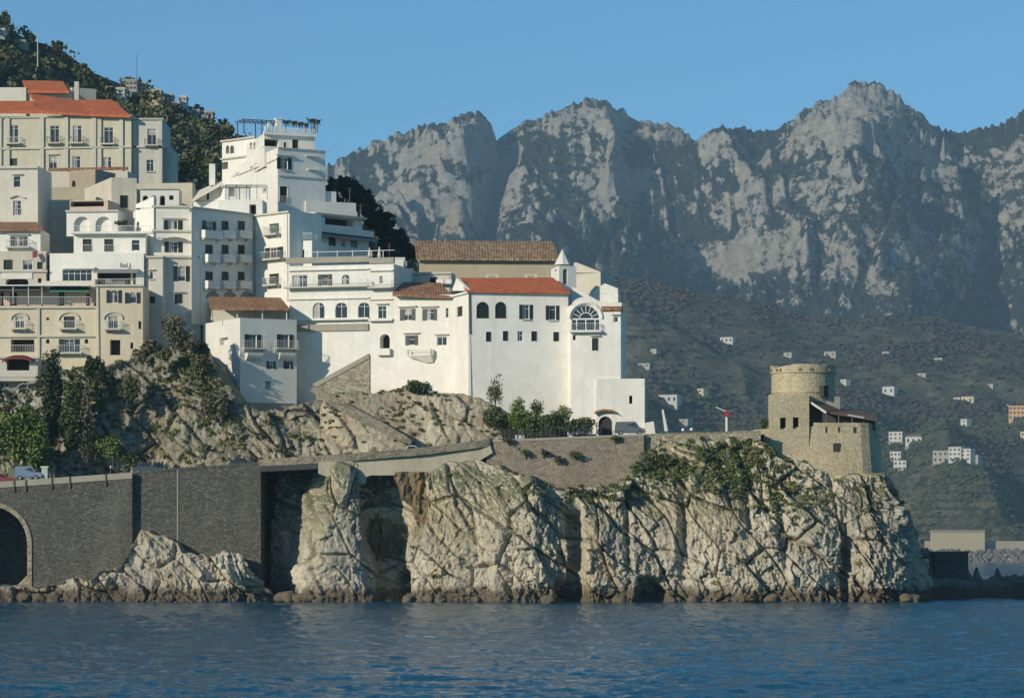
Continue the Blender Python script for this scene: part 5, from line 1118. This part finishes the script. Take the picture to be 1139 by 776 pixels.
# ================================================================== vehicles and small things on the road
TYRE = plain('black_tyre', (.02, .02, .02), .8); CHROME = plain('wheel_rim', (.4, .4, .4), .35, .8); LAMPG = plain('headlight_glass', (.75, .75, .70), .15); REDL = plain('tail_light', (.35, .02, .02), .3)
def carpaint(name, c):
    m, nt, bs = _nodes(name); bs.inputs['Base Color'].default_value = (*c, 1); bs.inputs['Roughness'].default_value = .3; bs.inputs['Coat Weight'].default_value = .6; return m
def car(label, px, Y, z, paint, van=False, rot=0, Ln=4.0, group=None):
    c = XY(px, Y); g = thing('parked_car', label, 'car', (c[0], c[1], z), group); g.rotation_euler = (0, 0, math.radians(rot)); h = Ln/2
    if van: prof = [(-h, .35), (-h, 1.0), (-h+.1, 1.75), (h-1.3, 1.8), (h-.75, 1.05), (h-.05, .85), (h, .35)]
    else: prof = [(-h, .35), (-h+.02, .85), (-h+.35, .92), (-h+.75, 1.0), (h-1.25, .98), (h-.15, .78), (h, .6), (h, .32)]
    def ext(pr, w, w2, nm, mat, par, bev=.07):
        bm = bmesh.new(); a = [bm.verts.new((x, -(w if zz < 1.05 else w2), zz)) for x, zz in pr]; b = [bm.verts.new((x, (w if zz < 1.05 else w2), zz)) for x, zz in pr]
        bm.faces.new(a); bm.faces.new(b[::-1])
        for i in range(len(pr)): j = (i+1) % len(pr); bm.faces.new((a[j], a[i], b[i], b[j]))
        bmesh.ops.recalc_face_normals(bm, faces=bm.faces); bmesh.ops.bevel(bm, geom=list(bm.edges), offset=bev, segments=2, affect='EDGES', clamp_overlap=True)
        me = bpy.data.meshes.new(nm); bm.to_mesh(me); bm.free(); me.materials.append(mat); o = bpy.data.objects.new(nm, me); COL.objects.link(o); o.parent = par; return o
    body = ext(prof, .82, .7, 'body', paint, g)
    if not van:
        ext([(-h+.45, .93), (-h+.8, 1.38), (h-2.0, 1.42), (h-1.3, .93)], .74, .60, 'roof', paint, g, .05)
    sx = [(-h+.62, 1.0), (-h+.85, 1.3), (h-2.05, 1.33), (h-1.5, 1.0)] if not van else [(-h+.2, 1.1), (-h+.25, 1.6), (h-1.4, 1.62), (h-1.0, 1.1)]
    mb = MB()
    for s_ in (-1, 1): mb.poly([(x, s_*(.745 if not van else .78)*(1 if zz < 1.05 else .88)-s_*-.012, zz) for x, zz in sx])
    mb.build('side_window', GLASS, g)
    for x in (-h+.72, h-.78):
        for s_ in (-1, 1):
            mb = MB(); mb.tube((x, s_*.62, .31), (x, s_*.84, .31), .31, n=16); wh = mb.build('wheel', TYRE, g); mb = MB(); mb.tube((x, s_*.84, .31), (x, s_*.855, .31), .19, n=12); mb.build('rim', CHROME, wh)
    for s_ in (-1, 1):
        mb = MB(); mb.box(h-.06, h+.015, s_*.6-.14, s_*.6+.14, .58, .72); mb.build('headlight', LAMPG, g)
        mb = MB(); mb.box(-h-.015, -h+.05, s_*.62-.1, s_*.62+.1, .62, .8); mb.build('tail_light', REDL, g)
    return g
import bmesh
rz = lambda px, Y=403: ZZ(road_py(px)+4, 400)+.02
car('dark red parked car cut by the left edge of the picture', 4, 401.6, rz(4)-.05, carpaint('dark_red_paint', (.20, .015, .012)), False, 2)
car('silver blue hatchback parked beside the pale green bin on the road', 32, 402, rz(32)+.35, carpaint('silver_blue_paint', (.17, .22, .30)), True, 2, 3.5)
car('dark grey car parked below the bare rock, right of the green bushes', 165, 402, rz(165)+.1, carpaint('dark_grey_paint', (.05, .055, .07)), False, 3)
car('grey van parked in front of the gatehouse by the arch', 701, 404, ZZ(484, 404), carpaint('grey_paint', (.11, .12, .12)), True, 0, 3.9)
car('white car half hidden behind the parapet below the stairway', 462, 402.5, rz(462)-.05, carpaint('white_paint', (.65, .65, .62)), False, 6, 3.6)
car('dark car behind the parapet at the corner of the dark sea wall', 272, 403.2, rz(272)-.1, carpaint('black_paint', (.03, .03, .035)), False, 3)
def bollard_lamp(px, Y, y0, y1, label):
    g = thing('globe_lamp', label, 'lamp', P(px, y1, Y)); mb = MB(org(g)); mb.tube(P(px, y1, Y), P(px, y0+1.5, Y), .05); mb.build('pole', IRON, g)
    mb = MB(org(g)); c_ = P(px, y0, Y); mb.lathe(c_, [(.21*math.sin(t), -.21*math.cos(t)) for t in np.linspace(.05, math.pi-.05, 9)], 14); mb.build('globe', plain('white_globe', (.8, .8, .76), .4), g, True)
bollard_lamp(759.8, 402, 477.5, 486, 'short globe lamp on the headland wall, nearer the gatehouse'); bollard_lamp(769.3, 402, 477, 486, 'short globe lamp on the headland wall, nearer the watchtower')
g = thing('barrier_post', 'red and white barrier post with a raised arm on the headland road', 'barrier', P(808, 482, 403)); o = org(g)
mb = MB(o); c_ = P(808, 482, 403); mb.box(c_[0]-.13, c_[0]+.13, 402.87, 403.13, ZZ(482, 403), ZZ(463, 403)); mb.build('post', WHITE2, g)
mb = MB(o); mb.box(c_[0]-.24, c_[0]+.24, 402.76, 403.24, ZZ(462.9, 403), ZZ(455.5, 403)); mb.build('motor_box', plain('red_paint', (.42, .03, .03), .5), g)
mb = MB(o); mb.tube(P(807, 457, 402.6), P(796, 452, 402.6), .06); mb.build('arm', WHITE, g)
g = thing('waste_bin', 'pale green waste container behind the red car', 'bin', P(15, 534, 404)); o = org(g); c_ = P(15, 534, 404); mb = MB(o)
mb.hexa([(c_[0]-.5, 403.6, c_[2]), (c_[0]+.5, 403.6, c_[2]), (c_[0]+.5, 404.4, c_[2]), (c_[0]-.5, 404.4, c_[2]), (c_[0]-.62, 403.5, c_[2]+1.5), (c_[0]+.62, 403.5, c_[2]+1.5), (c_[0]+.62, 404.5, c_[2]+1.5), (c_[0]-.62, 404.5, c_[2]+1.5)]); mb.build('container', plain('olive_green_plastic', (.14, .17, .07), .6), g)
mb = MB(o); mb.box(c_[0]-.66, c_[0]+.66, 403.45, 404.55, c_[2]+1.51, c_[2]+1.62); mb.build('lid', plain('green_plastic', (.06, .12, .05), .6), g)
g = thing('road_kiosk', 'pale green kiosk with a flat cap beside the silver blue hatchback', 'kiosk', P(50, 533, 402)); o = org(g); c_ = P(50, 533, 402); mb = MB(o); mb.box(c_[0]-.38, c_[0]+.38, 401.6, 402.4, c_[2], c_[2]+1.55); mb.build('booth', plain('pale_green_paint', (.42, .47, .40), .6), g); mb = MB(o); mb.box(c_[0]-.5, c_[0]+.5, 401.5, 402.5, c_[2]+1.56, c_[2]+1.72); mb.build('cap', WHITE2, g)
for x in (123, 183, 226):
    g = thing('reflector_post', 'short road marker post with a pale tip, %s' % {123: 'in front of the green bushes', 183: 'right of the dark grey car', 226: 'under the bare rock'}[x], 'post', P(x, 530, 401.2)); z = rz(x); mb = MB(org(g)); q = P(x, 530, 401.2); mb.tube((q[0], q[1], z), (q[0], q[1], z+1.2), .05); mb.build('pole', IRON, g); mb = MB(org(g)); mb.tube((q[0], q[1], z+1.2), (q[0], q[1], z+1.45), .1); mb.build('tip', WHITE2, g)
def mast(name, label, x, Y, y0, y1, r=.06, arms=(), cat='pole'):
    g = thing(name, label, cat, P(x, y1, Y)); mb = MB(org(g)); mb.tube(P(x, y1, Y), P(x, y0, Y), r, r*.6); mb.build('pole', IRON if r < .15 else TRIM, g)
    if arms:
        mb = MB(org(g))
        for y, w_ in arms: mb.tube(P(x-w_, y, Y), P(x+w_, y, Y), r*.5, n=4)
        mb.build('crossbar', IRON if r < .15 else TRIM, g)
mast('utility_pole', 'tall pale utility pole on the scrub hillside behind the palazzo', 42, 780, 38, 74, .2, ((40, 2),))
mast('radio_mast', 'thin dark mast rising above the hilltop houses', 152, 880, 60, 96, .13)
mast('television_aerial', 'thin television aerial at the right end of the low white wing', 389, 458, 208, 224, .05, ((210, 3), (213, 2.4)), 'aerial')
mast('television_aerial', 'branching aerial beside the dark pines right of the terrace restaurant', 401, 455, 226, 244, .06, ((229, 4), (233, 3), (235, 2)), 'aerial')
mast('television_aerial', 'slim aerial on the roof terrace of the long hotel', 433, 426, 270, 290, .05, ((272, 2), (275, 2)), 'aerial')
for x, y, Y in ((422, 283, 427), (411, 284, 428)):
    g = thing('parasol', 'closed pale parasol standing on the long hotel terrace, %s' % ('nearer the water tank' if x > 415 else 'left of the other one'), 'parasol', P(x, 289, Y)); mb = MB(org(g)); mb.tube(P(x, 292, Y), P(x, y-7, Y), .05); mb.build('pole', RAILW, g); mb = MB(org(g)); mb.tube(P(x, y+3, Y), P(x, y-9, Y), .3, .05, 8); mb.build('folded_canopy', PALE, g)
# ================================================================== houses far away
def far_house(px, py, w, h, Y, mat, label, group=None, wins=2, roofm=None, name='far_house', rows=1, rot=0., cat='house'):
    """py: foot of the wall in the picture"""
    A = XY(px-w/2, Y+rot); B_ = XY(px+w/2, Y-rot); f = Fac(A, B_); z0 = ZZ(py, Y); H_ = h/F*Y; root = thing(name, label, cat, (A[0], Y, z0), group)
    d = max(6, f.L*.7); n = f.n; mb = MB(org(root)); ring = [f.A, f.B, f.B-n*d, f.A-n*d]; mb.prism(ring, z0-H_*.8, z0+H_); mb.build('wall', mat, root)
    mb = MB(org(root)); e = .35
    if roofm:
        f2 = lambda t, dd, z: f.pt(t, z, dd)
        mb.slab([f2(-e, e, z0+H_), f2(f.L+e, e, z0+H_), f2(f.L-.5, -d/2, z0+H_+d*.2), f2(.5, -d/2, z0+H_+d*.2)], .3); mb.slab([f2(.5, -d/2, z0+H_+d*.2), f2(f.L-.5, -d/2, z0+H_+d*.2), f2(f.L+e, -d-e, z0+H_), f2(-e, -d-e, z0+H_)], .3)
        mb.build('roof', roofm, root)
    else:
        f.box(mb, -.2, f.L+.2, z0+H_+.01, z0+H_+.5, -d-.2, .2); mb.build('parapet', mat, root)
    mb = MB(org(root))
    for r_ in range(rows):
        for i in range(wins):
            t = f.L*(i+.5)/wins; ww = min(1.1, f.L/wins*.3); zz = z0+H_*(r_+.5)/rows; mb.poly([f.pt(t-ww, zz-H_*.2/rows, .05), f.pt(t+ww, zz-H_*.2/rows, .05), f.pt(t+ww, zz+H_*.22/rows, .05), f.pt(t-ww, zz+H_*.22/rows, .05)])
    if wins: mb.build('window', GLASS, root)
    return root
def fy(u, py):      # depth at which the far slope shows at this picture point
    Ys_ = np.linspace(2855, 3850, 400); z = far_z(np.full(400, float(u)), Ys_); p = HY-(z-CZ)/Ys_*F
    i = np.argmax(p <= py); return Ys_[i] if p.min() <= py else 3700
FW = plaster('far_white_render', (.58, .56, .50), (.5, .47, .4), .3); FC = plaster('far_cream_render', (.58, .50, .32), (.4, .35, .25), .3); FO = plaster('far_orange_render', (.60, .36, .16), (.45, .3, .18), .3); FG = plaster('far_grey_render', (.40, .37, .31), (.3, .28, .22), .4)
for px, py, w, h, mt, lb, wi, ro, rf in (
    (741, 448, 24, 9, FW, 'long low pale house on the far slope just right of the gatehouse', 4, 1, None), (779, 441, 7, 9, FC, 'small yellow house standing alone on the dark far slope', 1, 2, None),
    (808, 381, 14, 6, FW, 'pale house high on the far slope above the headland road', 3, 1, None), (716, 408, 13, 4, FG, 'grey house on a terrace of the far slope near the church corner', 2, 1, None), (725, 391, 10, 3, FG, 'low grey shed high on the far slope near the church corner', 0, 1, None),
    (923, 396, 13, 5, FG, 'grey house behind the rim of the round watchtower', 2, 1, None), (938, 426, 6, 4, FW, 'tiny white hut right of the watchtower rim', 1, 1, None), (988, 438, 13, 8, FW, 'pale house in the dark valley right of the watchtower', 2, 1, None),
    (1064, 445, 7, 3, FW, 'small white house beside the yellow one on the far slope', 1, 1, None), (1076, 448, 14, 7, FC, 'bright yellow house on the far slope', 2, 1, None), (1072, 474, 7, 8, FW, 'small bright white house standing below the yellow one', 1, 2, None),
    (1133, 466, 22, 15, FO, 'orange apartment house with rows of windows at the right edge', 5, 3, None), (1140, 490, 10, 10, FC, 'cream house cut by the right edge below the orange apartment house', 2, 2, None), (1119, 453, 6, 3, FG, 'small grey house left of the orange apartment house', 1, 1, None),
    (996, 494, 15, 14, FW, 'white terraced house block right of the bastion, upper left one', 3, 3, None), (1016, 494, 18, 9, FW, 'low white house with a gabled roof right of the bastion', 3, 1, OLDTILE),
    (996, 513, 12, 11, FW, 'white stepped houses below the bastion, upper block', 3, 2, None), (1001, 523, 14, 11, FW, 'white stepped houses below the bastion, lower block', 3, 2, None),
    (1046, 514, 17, 13, FG, 'pale grey house at the left of the hamlet on the terraces', 3, 2, None), (1062, 512, 14, 15, FW, 'tall white house in the middle of the hamlet on the terraces', 3, 3, None), (1074, 512, 11, 13, FW, 'bright white house at the right of the hamlet on the terraces', 2, 3, None), (1083, 514, 10, 8, FG, 'low grey annex at the right end of the hamlet', 1, 1, None),
    (1025, 418, 9, 3, FG, 'faint grey house high on the right far slope', 1, 1, None), (1043, 402, 9, 4, FG, 'faint pale house near the top of the right far slope', 1, 1, None), (985, 395, 8, 4, FG, 'faint pale house on the upper far slope right of the watchtower', 1, 1, None), (1100, 430, 9, 3, FG, 'faint low house above the yellow one on the far slope', 1, 1, None), (876, 396, 9, 4, FG, 'faint grey house just above the watchtower rim', 1, 1, None), (760, 470, 10, 4, FG, 'grey shed on the far slope above the globe lamps', 1, 1, None)):
    far_house(px, py, w, h, fy(px, py+1), mt, lb, 'houses on the far terraced slope', wi, rf, rows=ro, rot=4)
for px, py, w, h, mt, lb, wi, ro in ((134, 110, 9, 8, FW, 'white house at the left of the hilltop row', 1, 2), (146, 103, 12, 10, FG, 'grey ruined house with a dark roof on the hilltop', 3, 2), (158, 104, 9, 8, FG, 'small grey house in the middle of the hilltop row', 2, 2), (172, 113, 14, 9, FC, 'cream house on the hilltop right of the thin mast', 3, 2),
                          (187, 118, 9, 9, FG, 'tall grey house on the hilltop row before the last white one', 2, 3), (195, 125, 9, 7, FW, 'white house low in the hilltop row', 2, 1), (203, 120, 8, 9, FW, 'white house with a pale terrace at the right end of the hilltop row', 2, 2), (217, 130, 9, 4, FG, 'low pale wall house at the end of the hilltop ridge', 1, 1), (232, 132, 9, 4, FG, 'last low house on the hilltop ridge before the big white house', 1, 1), (22, 54, 12, 5, FG, 'grey stone hut in the scrub near the top of the hill', 1, 1), (2, 42, 6, 6, FW, 'white house at the left edge near the hilltop', 1, 2)):
    t_ = np.clip(((440-(py-4))/(440-float(interp(px, HS))))**(1/.78), .3, 1); far_house(px, py-3, w, h, 428+472*t_-14, mt, lb, 'houses along the hilltop', wi, None, rows=ro, name='hilltop_house')
g = thing('harbour_wall', 'long beige quay wall along the far shore', 'quay', P(1100, 628, 2846)); mb = MB(org(g)); x0, x1 = P(1030, 600, 2846)[0], P(1400, 600, 2846)[0]; mb.box(x0, x1, 2846, 2856, -2, ZZ(601, 2846)); mb.build('wall_face', plaster('quay_stone', (.42, .37, .28), (.25, .22, .17), .7), g)
g = thing('harbour_building', 'flat-roofed beige building on the far quay behind the dark rocks', 'building', P(1062, 612, 2838)); mb = MB(org(g)); x0, x1 = P(1036, 600, 2838)[0], P(1095, 600, 2838)[0]; mb.box(x0, x1, 2836, 2844, -2, ZZ(590.5, 2838)); mb.build('wall', plaster('harbour_ochre', (.52, .43, .28), (.4, .33, .22), .4), g); mb = MB(org(g)); mb.box(x0-.5, x1+.5, 2835, 2845, ZZ(590.5, 2838)+.01, ZZ(589, 2838)); mb.build('roof', CONC, g)
g = thing('harbour_breakwater', 'grey rock breakwater in front of the far quay', 'breakwater', P(1090, 622, 2800)); n_ = 520; rr_ = np.random.default_rng(3); Vs, Qs = [], []
uu = rr_.uniform(1032, 1230, n_); zb_ = rr_.random(n_)**1.4
for i in range(n_):
    c_ = np.array(P(uu[i], 620, 2800+14*zb_[i])); c_[2] = zb_[i]*11; s_ = rr_.uniform(1.4, 2.8); Vs.append(c_+ico*s_*(.7+.6*rr_.random((12, 1)))); Qs.append(icf+12*i)
np_mesh('rock_mound', np.concatenate(Vs)-org(g), np.concatenate(Qs), plain('breakwater_rock', (.17, .15, .125), .95, 0, .3), g)
g = thing('concrete_pier', 'square concrete block with its shadow tone painted in on the shaded rocks beyond the headland tip', 'pier', P(1055, 640, 430)); mb = MB(org(g)); a, b = P(1040, 614, 430), P(1077, 636, 430); mb.box(a[0], b[0], 430, 436, -1, a[2]); mb.box(a[0]-.15, b[0]+.15, 429.8, 436, a[2]+.01, a[2]+.2); mb.build('block', DARKWALL, g)  # dark masonry colour stands for the headland's shadow on the concrete
# ================================================================== trees and plants
def bush(name, label, px, py, Y, rx, rz, mat, n=500, size=.2, cat='shrub', seed=3, group=None, ry=None, lumps=3):
    """crown given by its centre and half sizes in picture px; stands on a short stem"""
    s = Y/F; rr_ = np.random.default_rng(seed); cr = []
    for k in range(lumps):
        a = rr_.uniform(-.5, .5) if lumps > 1 else 0; b = rr_.uniform(-.45, .45) if lumps > 1 else 0
        cr.append((P(px+a*rx, py+b*rz, Y+rr_.uniform(-.4, .4)), (rx*s*(.75 if lumps > 1 else 1), (ry or rx*.7)*s*.8, rz*s*(.75 if lumps > 1 else 1))))
    return tree(name, label, P(px, py+rz*1.05, Y+.3), cr, mat, n, size, cat, group, seed, trunk=.09)
TR = [(368, 214, 470, 12, 18, 900), (384, 208, 472, 11, 14, 800), (398, 216, 474, 13, 20, 900), (411, 232, 478, 14, 20, 900), (424, 247, 482, 14, 16, 800), (439, 262, 486, 13, 13, 700), (452, 276, 490, 14, 11, 700), (432, 276, 476, 12, 12, 600)]
TL = ['dark pine nearest the big white house', 'tallest dark pine on the skyline behind the low white wing', 'dark pine behind the branching aerial', 'dark pine sloping down right of the terrace restaurant', 'dark pine halfway down the wooded ridge', 'lower dark pine on the wooded ridge behind the hotel terrace', 'last dark pine before the church roof', 'dark pine standing just above the hotel terrace parasols']
for k, (q, lb) in enumerate(zip(TR, TL)):
    s = q[2]/F; c_ = P(q[0], q[1], q[2]); tree('pine_tree', lb, P(q[0], q[1]+q[4]+18, q[2]+1), [(c_, (q[3]*s, q[3]*s, q[4]*s)), (c_+np.array((q[3]*s*.3, 0, -q[4]*s*.5)), (q[3]*s*.9, q[3]*s*.9, q[4]*s*.7))], LEAF_DARK, int(q[5]*1.5), .38, 'pine tree', 'dark pines on the ridge behind the hotel', 40+k, trunk=.25)
for k, (x, y, Y, rx, rz, lb) in enumerate(((5, 22, 890, 8, 12, 'dark round tree on the skyline at the left edge'), (64, 50, 870, 6, 7, 'dark pointed tree on the hill skyline'), (35, 44, 880, 5, 6, 'small dark tree on the skyline left of the utility pole'), (88, 78, 800, 9, 8, 'dark tree on the hill right above the palazzo roofs'), (100, 86, 790, 8, 8, 'dark tree just left of the hilltop houses'), (232, 152, 640, 13, 14, 'dark tree on the slope left of the big white house'), (214, 172, 600, 13, 14, 'dark tree behind the white chimney stack'), (250, 146, 660, 11, 10, 'dark tree touching the roof of the white arched house'), (200, 186, 560, 9, 15, 'dark tree right beside the palazzo corner'))):
    bush('hillside_tree', lb, x, y, Y, rx, rz, LEAF_OLIVE, 700, .45, 'tree', 200+k, 'trees on the hill behind the town')
for a in (('leafy_tree', 'broad fresh green tree over the road at the far left', 14, 478, 408, 34, 42, LEAF_LIGHT, 6800, .24, 'tree', 61), ('leafy_tree', 'fresh green tree right of the broad one over the road', 42, 486, 408.3, 22, 36, LEAF_LIGHT, 3800, .24, 'tree', 62),
          ('cypress_tree', 'tall dark ivy-clad tree beside the red awning house', 58, 440, 411, 15, 56, LEAF_DARK, 4400, .22, 'tree', 63), ('cypress_tree', 'dark ivy-clad tree below the cream palazzo balcony', 76, 452, 410.5, 15, 52, LEAF_MID, 4000, .22, 'tree', 64),
          ('grey_tree', 'bare greyish tree over the road between the dark tree and the rock', 98, 464, 410.5, 18, 46, LEAF_DRY, 2600, .2, 'tree', 65), ('dark_bush', 'dark bush climbing the wall below the narrow cream house', 106, 410, 412, 11, 20, LEAF_DARK, 1800, .2, 'bush', 66),
          ('green_bush', 'bright green bush at the foot of the bare rock by the road', 126, 498, 408, 18, 18, LEAF_LIGHT, 2600, .18, 'bush', 67), ('green_bush', 'low green bush hanging over the road left of the grey car', 148, 508, 408, 16, 11, LEAF_MID, 1500, .16, 'bush', 68),
          ('dark_bush', 'dark bush in the hollow under the grey tree', 106, 492, 409, 14, 16, LEAF_DARK, 1500, .2, 'bush', 69), ('scrub_bush', 'large dry scrub bush crowning the rock below the stone house', 200, 372, 415, 22, 20, LEAF_DRY, 2600, .2, 'bush', 70), ('scrub_bush', 'olive scrub bush under the shaded wall left of the white block', 224, 402, 416, 15, 26, LEAF_OLIVE, 2000, .2, 'bush', 71), ('scrub_bush', 'olive scrub bush on the rock under the narrow cream house', 165, 392, 414.5, 16, 13, LEAF_DRY, 1500, .2, 'bush', 72), ('scrub_bush', 'dry scrub bush on the left shoulder of the bare rock', 140, 436, 413, 15, 18, LEAF_OLIVE, 1300, .2, 'bush', 73), ('scrub_bush', 'grey scrub hanging on the rock below the white block', 240, 445, 412.5, 18, 22, LEAF_DRY, 1700, .2, 'bush', 74),
          ('hedge_shrub', 'dark green clipped bush below the convent wall, left end', 557, 466, 407, 18, 15, LEAF_MID, 3600, .17, 'shrub', 75), ('hedge_shrub', 'dark green shrub below the convent wall under the tall bush', 584, 469, 406.5, 20, 12, LEAF_LIGHT, 3000, .17, 'shrub', 76), ('hedge_shrub', 'dark shrub in the middle of the bed below the convent wall', 612, 470, 406, 20, 11, LEAF_MID, 3000, .17, 'shrub', 77), ('hedge_shrub', 'dark shrub in the convent bed next to the church front', 638, 471, 406, 18, 9, LEAF_MID, 2400, .17, 'shrub', 78), ('hedge_shrub', 'low end shrub beside the gate arch', 655, 473, 405.5, 9, 8, LEAF_MID, 900, .15, 'shrub', 79),
          ('thin_tree', 'sparse young tree against the white convent wall', 551, 436, 408.6, 12, 20, LEAF_MID, 520, .16, 'tree', 80), ('sparse_shrub', 'sparse light shrub right of the young tree against the convent wall', 576, 453, 408, 12, 13, LEAF_LIGHT, 620, .15, 'shrub', 81), ('sparse_shrub', 'small sparse shrub at the right of the convent bed', 627, 458, 407.5, 10, 9, LEAF_LIGHT, 460, .14, 'shrub', 82), ('sparse_shrub', 'small sparse shrub in the middle of the convent bed', 597, 456, 407.8, 11, 12, LEAF_MID, 560, .14, 'shrub', 86),
          ('ledge_shrub', 'dark round shrub on the cliff edge under the brown retaining wall', 735, 513, 395.5, 18, 9, LEAF_OLIVE, 1500, .17, 'shrub', 83), ('ledge_shrub', 'dark shrub on the ledge at the right end of the retaining wall', 712, 522, 395.5, 14, 6, LEAF_OLIVE, 900, .16, 'shrub', 84), ('ledge_shrub', 'dark weedy shrub on the ledge below the brown retaining wall', 655, 548, 395, 17, 7, LEAF_OLIVE, 900, .15, 'shrub', 85),
          ('wall_shrub', 'dark shrub clinging to the top of the washed rock under the convent wing', 466, 429, 411, 17, 7, LEAF_MID, 1500, .16, 'shrub', 87), ('wall_shrub', 'dark shrub beside the watchtower foot', 851, 470, 403, 5, 6, LEAF_MID, 500, .16, 'shrub', 88), ('terrace_plant', 'potted green plant on the white villa terrace', 136, 247, 435.5, 7, 4, LEAF_MID, 420, .13, 'plant', 89)):
    bush(*a[:8], lumps=7 if a[0] in ('hedge_shrub', 'thin_tree', 'sparse_shrub', 'wall_shrub') else 3, n=a[8], size=a[9], cat=a[10], seed=a[11])
for k, x in enumerate((318, 326, 333, 340, 346, 353)):      # potted palms on the roof terrace
    p0 = P(x, 147, 464.3+.2*(k % 2)); g = thing('potted_palm', 'potted palm on the roof terrace of the big white house', 'palm', p0, 'potted palms on the roof terrace'); mb = MB(p0); rr_ = np.random.default_rng(k)
    hh = rr_.uniform(.8, 1.5); mb.tube(p0, p0+np.array((0, 0, hh)), .07); mb.build('trunk', BARK, g); mb = MB(p0)
    for i in range(26):
        a = i*2.4; q0 = p0+np.array((0, 0, hh)); l_ = .75+.35*rr_.random(); d_ = np.array((math.cos(a), math.sin(a), 0)); s_ = np.array((-d_[1], d_[0], 0))*.11
        q1 = q0+d_*l_*.5+np.array((0, 0, .45)); q2 = q0+d_*l_+np.array((0, 0, .75-.4*(i % 4))); mb.poly([q0-s_, q1-s_, q1+s_, q0+s_]); mb.poly([q1-s_, q2, q1+s_])
    mb.build('fronds', LEAF_DARK, g)
# scrub growing on the rock faces
for k, (x, y, rx, rz, lb) in enumerate(((585, 503, 7, 4, 'weedy tuft on the brown retaining wall, left one'), (604, 502, 6, 4, 'weedy tuft on the brown retaining wall beside the left one'), (641, 503, 11, 5, 'largest weedy tuft hanging on the brown retaining wall'), (620, 509, 4, 4, 'small low weed on the brown retaining wall between the larger tufts'), (566, 489, 6, 3, 'weed on the coping at the left of the brown retaining wall'), (684, 487, 6, 3, 'weed on the coping at the right of the brown retaining wall'))):
    bush('wall_weed', lb, x, y, 397.0, rx, rz, LEAF_OLIVE, 420, .13, 'weed', 400+k, 'weeds on the brown retaining wall')
C_, S_ = [], []; rs = np.random.default_rng(17)
def grow(name, n, cond, rad, per, size):
    V, px = SCATTER[name]; R_, K_ = V.shape[:2]; got = 0; tries = 0
    while got < n and tries < n*60:
        tries += 1; i, j = rs.integers(2, R_-4), rs.integers(2, K_-2); p = V[i, j]; X_, Y_, Z_ = p; u, v_ = CX+F*X_/Y_, HY-(Z_-CZ)*F/Y_
        if rs.random() > cond(u, v_): continue
        up = V[min(i+3, R_-1), j]; flat_ = (up[1]-p[1])/(abs(up[2]-p[2])+.05)
        if rs.random() > .25+.5*np.clip(flat_, 0, 2): continue
        r_ = rad*rs.uniform(.5, 1.4); q = crown_pts(p+np.array((0, -.05, r_*.1)), (r_*1.4, r_*.8, r_*.55), per, int(rs.integers(1e6)), 4); C_.append(q); S_.append(np.full(len(q), size)); got += 1
blob = lambda u, v, x, y, a, b: math.exp(-((u-x)/a)**2-((v-y)/b)**2)
grow('town_cliff', 620, lambda u, v: min(1, .05+.9*blob(u, v, 95, 430, 40, 60)+.9*blob(u, v, 205, 400, 35, 45)+.5*blob(u, v, 235, 460, 22, 40)+.5*blob(u, v, 20, 480, 50, 50)), .62, 56, .16)
grow('headland_cliff', 640, lambda u, v: min(1, 1.0*blob(u, v, 818, 515, 42, 30)+.7*blob(u, v, 735, 520, 40, 14)+.12*blob(u, v, 930, 550, 50, 14)+.3*blob(u, v, 660, 548, 60, 8)+.35*blob(u, v, 868, 560, 22, 22)+.003), .6, 70, .13)
grow('washed_slope', 120, lambda u, v: min(1, .15+.8*blob(u, v, 455, 450, 25, 22)+.4*blob(u, v, 365, 465, 18, 14)), .38, 40, .13)
V, Q = leaf_quads(np.concatenate(C_), np.concatenate(S_), 23)
tag(np_mesh('cliff_scrub', V, Q, leafmat('cliff_scrub_foliage', [(.07, .095, .028), (.115, .15, .045), (.17, .175, .07)])), 'patchy green scrub growing on the ledges of the cliffs', 'scrub', kind='stuff')
